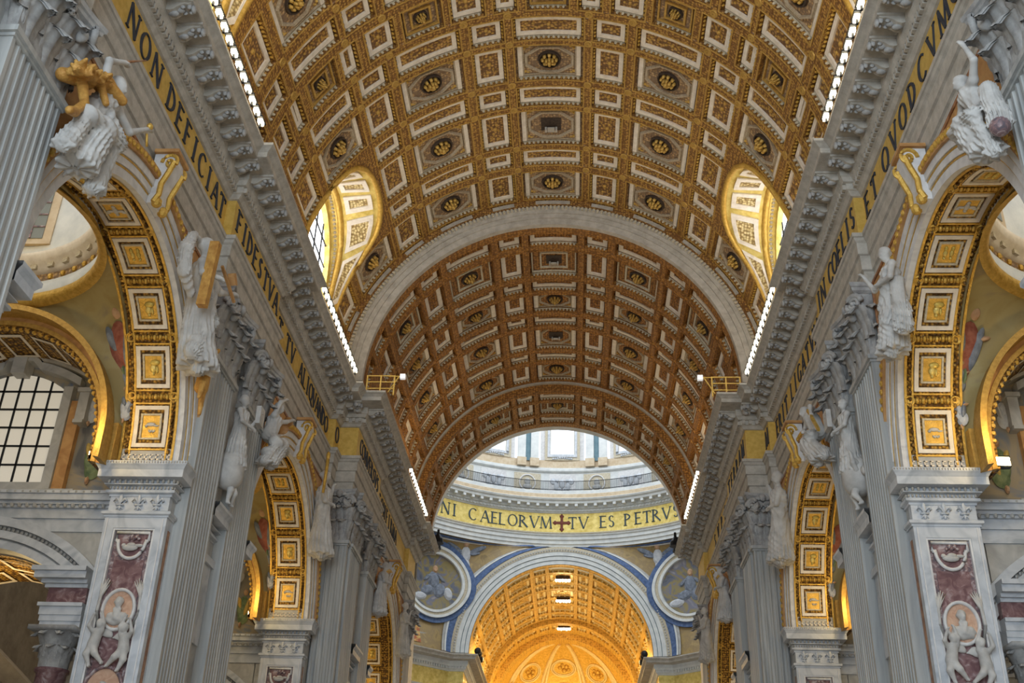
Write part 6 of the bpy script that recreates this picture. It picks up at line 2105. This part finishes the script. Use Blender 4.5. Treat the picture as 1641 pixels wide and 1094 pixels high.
    # curved pediment: stepped mouldings broken forward over the middle
    for (o0, o1, d) in ((0.0,0.34,0.22),(0.34,0.62,0.34),(0.62,0.86,0.52),(0.86,1.02,0.66)):
        pm = MB(); rs = []
        for t in lin(-1, 1, 20):
            ext = 1.25
            x_ = xm+t*((wx1-wx0)/2+ext*(0.3+0.7*o1))
            zz = wz1+0.10+0.80*(1-t*t)*1.0 + (0.25 if abs(t) < 0.22 else 0.0)
            dd = d+(0.2 if abs(t) < 0.22 else 0.0)
            rs.append([(X(x_),yw-dd,zz+o0),(X(x_),yw-dd,zz+o1),(X(x_),yw+0.3,zz+o1),(X(x_),yw+0.3,zz+o0)])
        pm.rings(rs, True, True)
        put('pediment_moulding', pm, STONE if o0 else GREY, fo)
    put('keystone', bx(MB(), xm-0.28, xm+0.28, yw-0.5, yw+0.2, wz1+0.55, wz1+1.35), GREY, fo)
    # painted figures beside the window
    c0 = Vector((X(17.5), yw+0.22, 16.3)); ex = Vector((-sg,0,0)); ey = Vector((0,0,1)); nn = Vector((0,-1,0))
    inv3 = inv.to_3x3()
    def pp(c, s, r1, r2):
        cc = inv @ c
        painted_person(root, cc, ex, ey, nn, s, r1, r2)
    pp(c0, 0.85, ROBE_G, ROBE_Y)
    pp(Vector((X(18.0), yw+0.22, 18.4)), 0.6, CLOUD, CLOUD)
    pp(Vector((X(16.9), yw+0.22, 17.3)), 0.8, ROBE_B, ROBE_R)

    # --- gold arch in front of the lunette, pendentive and oval dome ring
    ya = yc+6.1
    xa, za, Rb = 20.9, 15.7, 5.3
    dm = empty('aisle_dome', (X(21), yc, 14.8), label='%s aisle dome on the %s with gold rings, mosaics and gold arch' % (tag_, sd), cat='aisle dome')
    inv = Matrix.Translation((-X(21), -yc, -14.8))
    putd = lambda nm, mb, m, par=dm, sm=False, kind=None: obj(nm, mb.xf(inv), m, par, smooth=sm, kind=kind)
    def gb(r0, r1, y0, y1, m, nm, n=40):
        mb = MB(); rs = []
        for a in [-18]+lin(0,180,n)+[198]:
            if 0 <= a <= 180: c, s = -math.cos(a*D2R), math.sin(a*D2R)
            else: c, s = (-1 if a < 0 else 1), -0.2
            rs.append([(X(xa+r0*c),y0,za+r0*s),(X(xa+r1*c),y0,za+r1*s),(X(xa+r1*c),y1,za+r1*s),(X(xa+r0*c),y1,za+r0*s)])
        mb.rings(rs, True, True)
        return putd(nm, mb, m)
    gb(5.1, 5.32, ya-0.75, ya+0.2, GILT, 'gold_roll'); gb(4.92, 5.1, ya-0.02, ya+0.2, OCHRE, 'dark_fillet'); gb(4.74, 4.92, ya-0.08, ya+0.2, GILT, 'gold_roll')
    sof = gb(4.62, 4.74, ya, yw-0.2, ORN, 'gold_soffit')
    for a in lin(18, 162, 8):
        for yy in ((ya+yw)/2,):
            f = MB()
            P = lambda p, q, r_: (X(xa-r_*math.cos((a+p*6.5)*D2R)), yy+q*0.95, za+r_*math.sin((a+p*6.5)*D2R))
            f.rings([[P(p,q,4.60) for p, q in ((-1,-1),(1,-1),(1,1),(-1,1))],[P(p*0.78,q*0.80,4.58) for p, q in ((-1,-1),(1,-1),(1,1),(-1,1))]], True)
            putd('white_frame', f, WHITE, sof)
    mb = MB()
    for k in range(50):
        a = math.pi*(k+0.5)/50
        mb.ball((X(xa-4.62*math.cos(a)), ya+0.05, za+4.62*math.sin(a)), 0.10, 0.10, 0.10, 5, 3)
    putd('leaf_fringe', mb, GOLD, dm, False, 'stuff')
    # ring mouldings (oval)
    def ring(nm, prof, m):
        mb = MB()
        mb.surf(lambda a, i: (X(21+(5.75+prof[int(i)][0])*math.sin(a)), yc+(5.35+prof[int(i)][0])*math.cos(a), prof[int(i)][1]), lin(0,2*math.pi,64), range(len(prof)))
        return putd(nm, mb, m, dm, True)
    ring('gold_ring', [(0.35,20.9),(0.12,20.95),(0.0,21.1),(0.0,21.3),(0.1,21.42)], GOLD)
    ring('white_ring', [(0.1,21.4),(0.05,21.7),(0.12,21.75),(0.12,21.95)], DOMEW)
    gr = ring('roundel_band', [(0.2,21.93),(0.2,22.35)], MAUVE)
    mb = MB()
    for k in range(56):
        a = 2*math.pi*k/56
        mb.ball((X(21+5.92*math.sin(a)), yc+5.52*math.cos(a), 22.14), 0.12, 0.12, 0.14, 6, 4)
    putd('roundel_row', mb, GOLD, gr, False, 'stuff')
    rc = ring('ring_cornice', [(0.2,22.33),(0.02,22.4),(-0.02,22.6),(-0.25,22.7),(-0.3,22.95),(-0.35,23.05),(-0.2,23.1)], WHITE)
    mb = MB()
    for k in range(44):
        a = 2*math.pi*(k+0.5)/44
        mb.join(MB().box(-0.14,0.14,-0.16,0.02,22.44,22.66).xf(Matrix.Translation((X(21+5.8*math.sin(a)), yc+5.4*math.cos(a), 0)) @ Matrix.Rotation(-math.atan2(X(math.sin(a)), math.cos(a)), 4, 'Z')))
    putd('ring_ornament', mb, CREAM, rc, False, 'stuff')
    ring('gold_top_ring', [(-0.2,23.08),(0.25,23.2),(0.3,23.5),(0.4,23.55)], GOLDF)
    dr = ring('drum_wall', [(0.4,23.5),(0.4,27.6)], DOMEW)
    for k in range(8):
        a = (k*45)*D2R
        ca, sa = math.cos(a), math.sin(a)
        T = Matrix.Translation((X(21+6.05*sa), yc+5.65*ca, 0)) @ Matrix.Rotation(-math.atan2(X(sa), ca), 4, 'Z')
        f = MB().box(-1.35,1.35,-0.12,0.05,23.9,27.3)
        fo_ = putd('drum_window_frame', f.xf(T), OCHRL)
        putd('drum_pane', MB().box(-1.0,1.0,-0.16,0.0,24.15,27.1).xf(T), GLASSDK, fo_)
        gbm = MB()
        for q in (-0.5,0,0.5): gbm.box(q-0.03,q+0.03,-0.20,-0.14,24.15,27.1)
        for q in (24.7,25.3,25.9,26.5): gbm.box(-1.0,1.0,-0.20,-0.14,q-0.03,q+0.03)
        putd('drum_glazing_bars', gbm.xf(T), BREC, fo_)
    # pendentives toward the nave side (far and near)
    for sy, sx_ in (((1,1),(-1,1),(1,-1)) if full else ((1,1),)):
        L = lambda v: Vector((X(xa-sx_*5.3*math.cos(v*math.pi/2)), yc+sy*6.1, za+5.3*math.sin(v*math.pi/2)))
        Rg = lambda v: Vector((X(15.44 if sx_ > 0 else 26.8), yc+sy*6.80*math.cos(v*math.pi/2), 14.9+6.80*math.sin(v*math.pi/2)))
        T_ = lambda u: Vector((X(21-sx_*5.85*math.sin(u*math.pi/2)), yc+sy*5.5*math.cos(u*math.pi/2), 21.15))
        B_ = lambda u: L(0).lerp(Rg(0), u)
        def S(u, v):
            p = L(v)*(1-u)+Rg(v)*u+B_(u)*(1-v)+T_(u)*v
            q = L(0)*(1-u)*(1-v)+Rg(0)*u*(1-v)+L(1)*(1-u)*v+Rg(1)*u*v
            return p-q
        pm = putd('pendentive_mosaic', MB().surf(S, lin(0,1,20), lin(0,1,20)), MOS_GOLD2, dm, True)
        for (u0,u1,m_) in ((0.0,0.06,OCHRE),(0.09,0.12,GREY)):
            pass
        if sy > 0 and sx_ > 0:
            for (u_, v_, s_, r1, r2) in ((0.44,0.52,1.35,ROBE_R,ROBE_B),(0.45,0.20,0.5,CLOUD,ROBE_B),(0.50,0.36,0.5,ROBE_B,ROBE_G)):
                c = S(u_, v_); e = 0.01
                n_ = (S(u_+e,v_)-S(u_-e,v_)).cross(S(u_,v_+e)-S(u_,v_-e)).normalized()
                if n_.dot(Vector((X(21),yc,18))-c) < 0: n_ = -n_
                ex_ = Vector((0,0,1)).cross(n_).normalized(); ey_ = n_.cross(ex_)
                painted_person(dm, inv @ (c+n_*0.12), ex_, ey_, n_, s_, r1, r2)
    putd('corner_post', bx(MB(), 15.43, 15.95, yc+6.1, yc+6.74, 14.82, 16.3), GILT)
    # warm lamp on the impost
    lp = empty('arch_lamp', (X(16.1), yc+6.35, 14.86), label='glowing lamp on the impost of the %s arch on the %s' % (tag_, sd), cat='lamp')
    obj('lamp_body', MB().box(-0.22,0.22,-0.25,0.05,0,0.16), BRONZE_SHADE, lp)
    obj('lamp_glass', MB().box(-0.20,0.20,-0.24,0.03,0.16,0.30), BULBW, lp)
    fg = MB(); fg.ball((0,0.3,0.55),0.16,0.14,0.35,8,6); fg.ball((0,0.28,1.0),0.12,0.12,0.14,8,6); fg.ball((0.1,0.3,0.15),0.2,0.16,0.2,8,5)
    obj('gilded_putto', fg, GOLD, lp, smooth=True)
    light('aisle_dome_fill', 'POINT', (X(21), yc, 24.6), 400, (1.0,0.82,0.50), 0.8)  # added warm fill that brightens the dome rings, no fixture hangs here
    light('passage_fill', 'POINT', (X(21), yw+2.6, 10.9), 170, (1.0,0.72,0.32), 0.6)  # warm fill added to lift the gold vault behind the low arch
    lt = light('arch_lamp_light', 'POINT', (X(15.9), yc+4.4, 15.7), 170, (1.0,0.70,0.28), 0.25)
    light('arch_lamp_light', 'POINT', (X(15.9), yc-4.4, 15.7), 170, (1.0,0.70,0.28), 0.25)
GLASSDK = emis('grey_window_glass', (0.55,0.56,0.5), 0.05, (0.16,0.17,0.15))
BULBW = emis('warm_bulb_glow', (1.0,0.75,0.35), 40.0)
MOS_GOLD2 = mosaic('aisle_mosaic_ground', [(0.28,0.22,0.12),(0.36,0.28,0.12),(0.40,0.33,0.16),(0.30,0.25,0.16)], 0.7)
for sg in (-1, 1):
    aisle(sg, 30.1, 'nearest'); aisle(sg, 52.5, 'second'); aisle(sg, 77.2, 'farthest', False)
    obj('wall_aisle', MB().box(min(sg*27,sg*27.5),max(sg*27,sg*27.5),-10,93,-1.6,24), DARKST, kind='structure', label='outer wall of the %s aisle' % ('left' if sg < 0 else 'right'), cat='wall')
    obj('wall_aisle_end', MB().box(min(sg*12.2,sg*27.2),max(sg*12.2,sg*27.2),92.45,92.9,-1.6,43), DARKST, kind='structure', label='end wall of the %s aisle toward the crossing' % ('left' if sg < 0 else 'right'), cat='wall')
    # raking pediment of an altar far down the aisle
pd = MB()
beam(pd, (-25.0,44.4,11.6), (-18.3,44.4,6.2), 0.34); beam(pd, (-25.0,44.2,10.7), (-18.6,44.2,5.5), 0.22); beam(pd, (-26.5,44.4,8.4), (-17.5,44.4,4.6), 0.3)
obj('altar_pediment', pd, DARKST, label='dark raking pediment of an altar low in the left aisle', cat='pediment')
# ------------------------------------------------------------------ lamps on the cornices
def m_led():
    mb = MB(); mb.box(-0.09,0.09,-0.165,0.165,-0.08,0.08)
    return mb.mesh('lamp_glass')
def m_ledc():
    mb = MB(); mb.box(-0.13,0.13,-0.29,0.29,0.08,0.16); mb.box(-0.04,0.04,-0.05,0.05,-0.28,0.10)
    return mb.mesh('lamp_housing')
for sg in (-1, 1):
    sd = 'left' if sg < 0 else 'right'
    for (y0, y1, xl, nm) in ((23.2, 34.6, 11.50, 'above the nearest arch'), (47.9, 57.0, 11.50, 'above the middle arch'), (72.8, 82.0, 10.22, 'above the farthest arch')):
        n = int(round((y1-y0)/0.69))
        # the light this row of lamps throws up into the vault
        al = light('cornice_lamp_row', 'AREA', (sg*(xl+0.05), (y0+y1)/2, 29.45), 330*(y1-y0)/10, (1.0,0.79,0.48), 0.25, (0, math.radians(sg*152), 0), None, y1-y0)
        for k in range(n+1):
            y = y0+(y1-y0)*k/n
            r = empty('cornice_lamp', (sg*xl, y, 29.18), label='glowing lamp in the row along the %s cornice %s' % (sd, nm), cat='lamp', group='cornice lamps on the %s %s' % (sd, nm))
            obj('lamp_glass', cached('ledg', m_led), LEDM, r)
            obj('lamp_housing', cached('ledh', m_ledc), IRON, r)

# gilded maintenance railings where the cornice steps
for sg in (-1, 1):
    sd = 'left' if sg < 0 else 'right'
    r = empty('walkway_railing', (sg*10.6, 60.0, 29.0), label='small gilded railing on the %s cornice where the nave narrows' % sd, cat='railing')
    for x in (-0.75, 0.1, 0.95):
        obj('post', MB().box(x-0.04,x+0.04,-0.04,0.04,0,1.35), GOLDF, r)
    for z in (0.45, 0.9, 1.32):
        obj('rail', MB().box(-0.8,1.0,-0.03,0.03,z-0.03,z+0.03), GOLDF, r)
    b = MB(); b.tube([(sg*-0.6,0,0.2),(sg*-1.2,0,1.25)],0.04,5); b.tube([(sg*-0.6,0,1.3),(sg*-1.3,0,1.3)],0.04,5)
    obj('brace', b, GOLDF, r)
    h = MB(); h.box(sg*-1.45-0.16,sg*-1.45+0.16,-0.12,0.12,1.12,1.42)
    obj('spotlight', h, emis('white_fixture', (1,1,1), 0.5), r)
    # cameras and floods
    q = empty('flood_lamp', (sg*11.75, 43.2, 29.0), label='dark round flood lamp on the %s cornice before the lunette' % sd, cat='lamp')
    hb = MB(); hb.ball((0,0,0.55),0.32,0.30,0.32,12,8)
    obj('lamp_head', hb, IRON, q, smooth=True); obj('lamp_post', MB().box(-0.05,0.05,-0.05,0.05,0,0.4), IRON, q)
    for k, (yy, xx) in enumerate(((88.3, 9.95), (89.6, 10.3))):
        q = empty('spot_lamp', (sg*xx, yy, 28.9 if k else 28.95), label='black bell shaped spot lamp at the end of the %s cornice, %s' % (sd, 'farther' if k else 'nearer'), cat='lamp')
        c = MB(); n = 12
        rg = lambda rr, z: [(rr*math.cos(2*math.pi*i/n), rr*math.sin(2*math.pi*i/n), z) for i in range(n)]
        c.rings([rg(0.5,-0.1), rg(0.42,0.3), rg(0.12,0.75), rg(0.1,1.1)], True, True)
        obj('lamp_shade', c, IRON, q)
    for k, (yy, zz) in enumerate(((131.5,29.9),(133.0,29.3),(136.0,28.9))):
        q = empty('spot_lamp', (sg*9.9, yy, 28.95), label='black spot lamp on the choir cornice at %s, %s in the row' % (sd, ('first','second','third')[k]), cat='lamp')
        c = MB(); c.ball((0,0,0.8),0.42,0.5,0.42,10,6); c.box(-0.06,0.06,-0.06,0.06,0,0.6)
        obj('lamp_head', c, IRON, q)
fl2 = empty('impost_floodlight', (16.3, 36.3, 14.86), label='bright white floodlight on the right pier impost', cat='lamp')
obj('flood_glass', MB().box(-0.35,0.35,-0.10,0.06,0.05,0.35), BULB, fl2)
obj('flood_housing', MB().box(-0.38,0.38,-0.08,0.16,0.0,0.42), IRON, fl2)
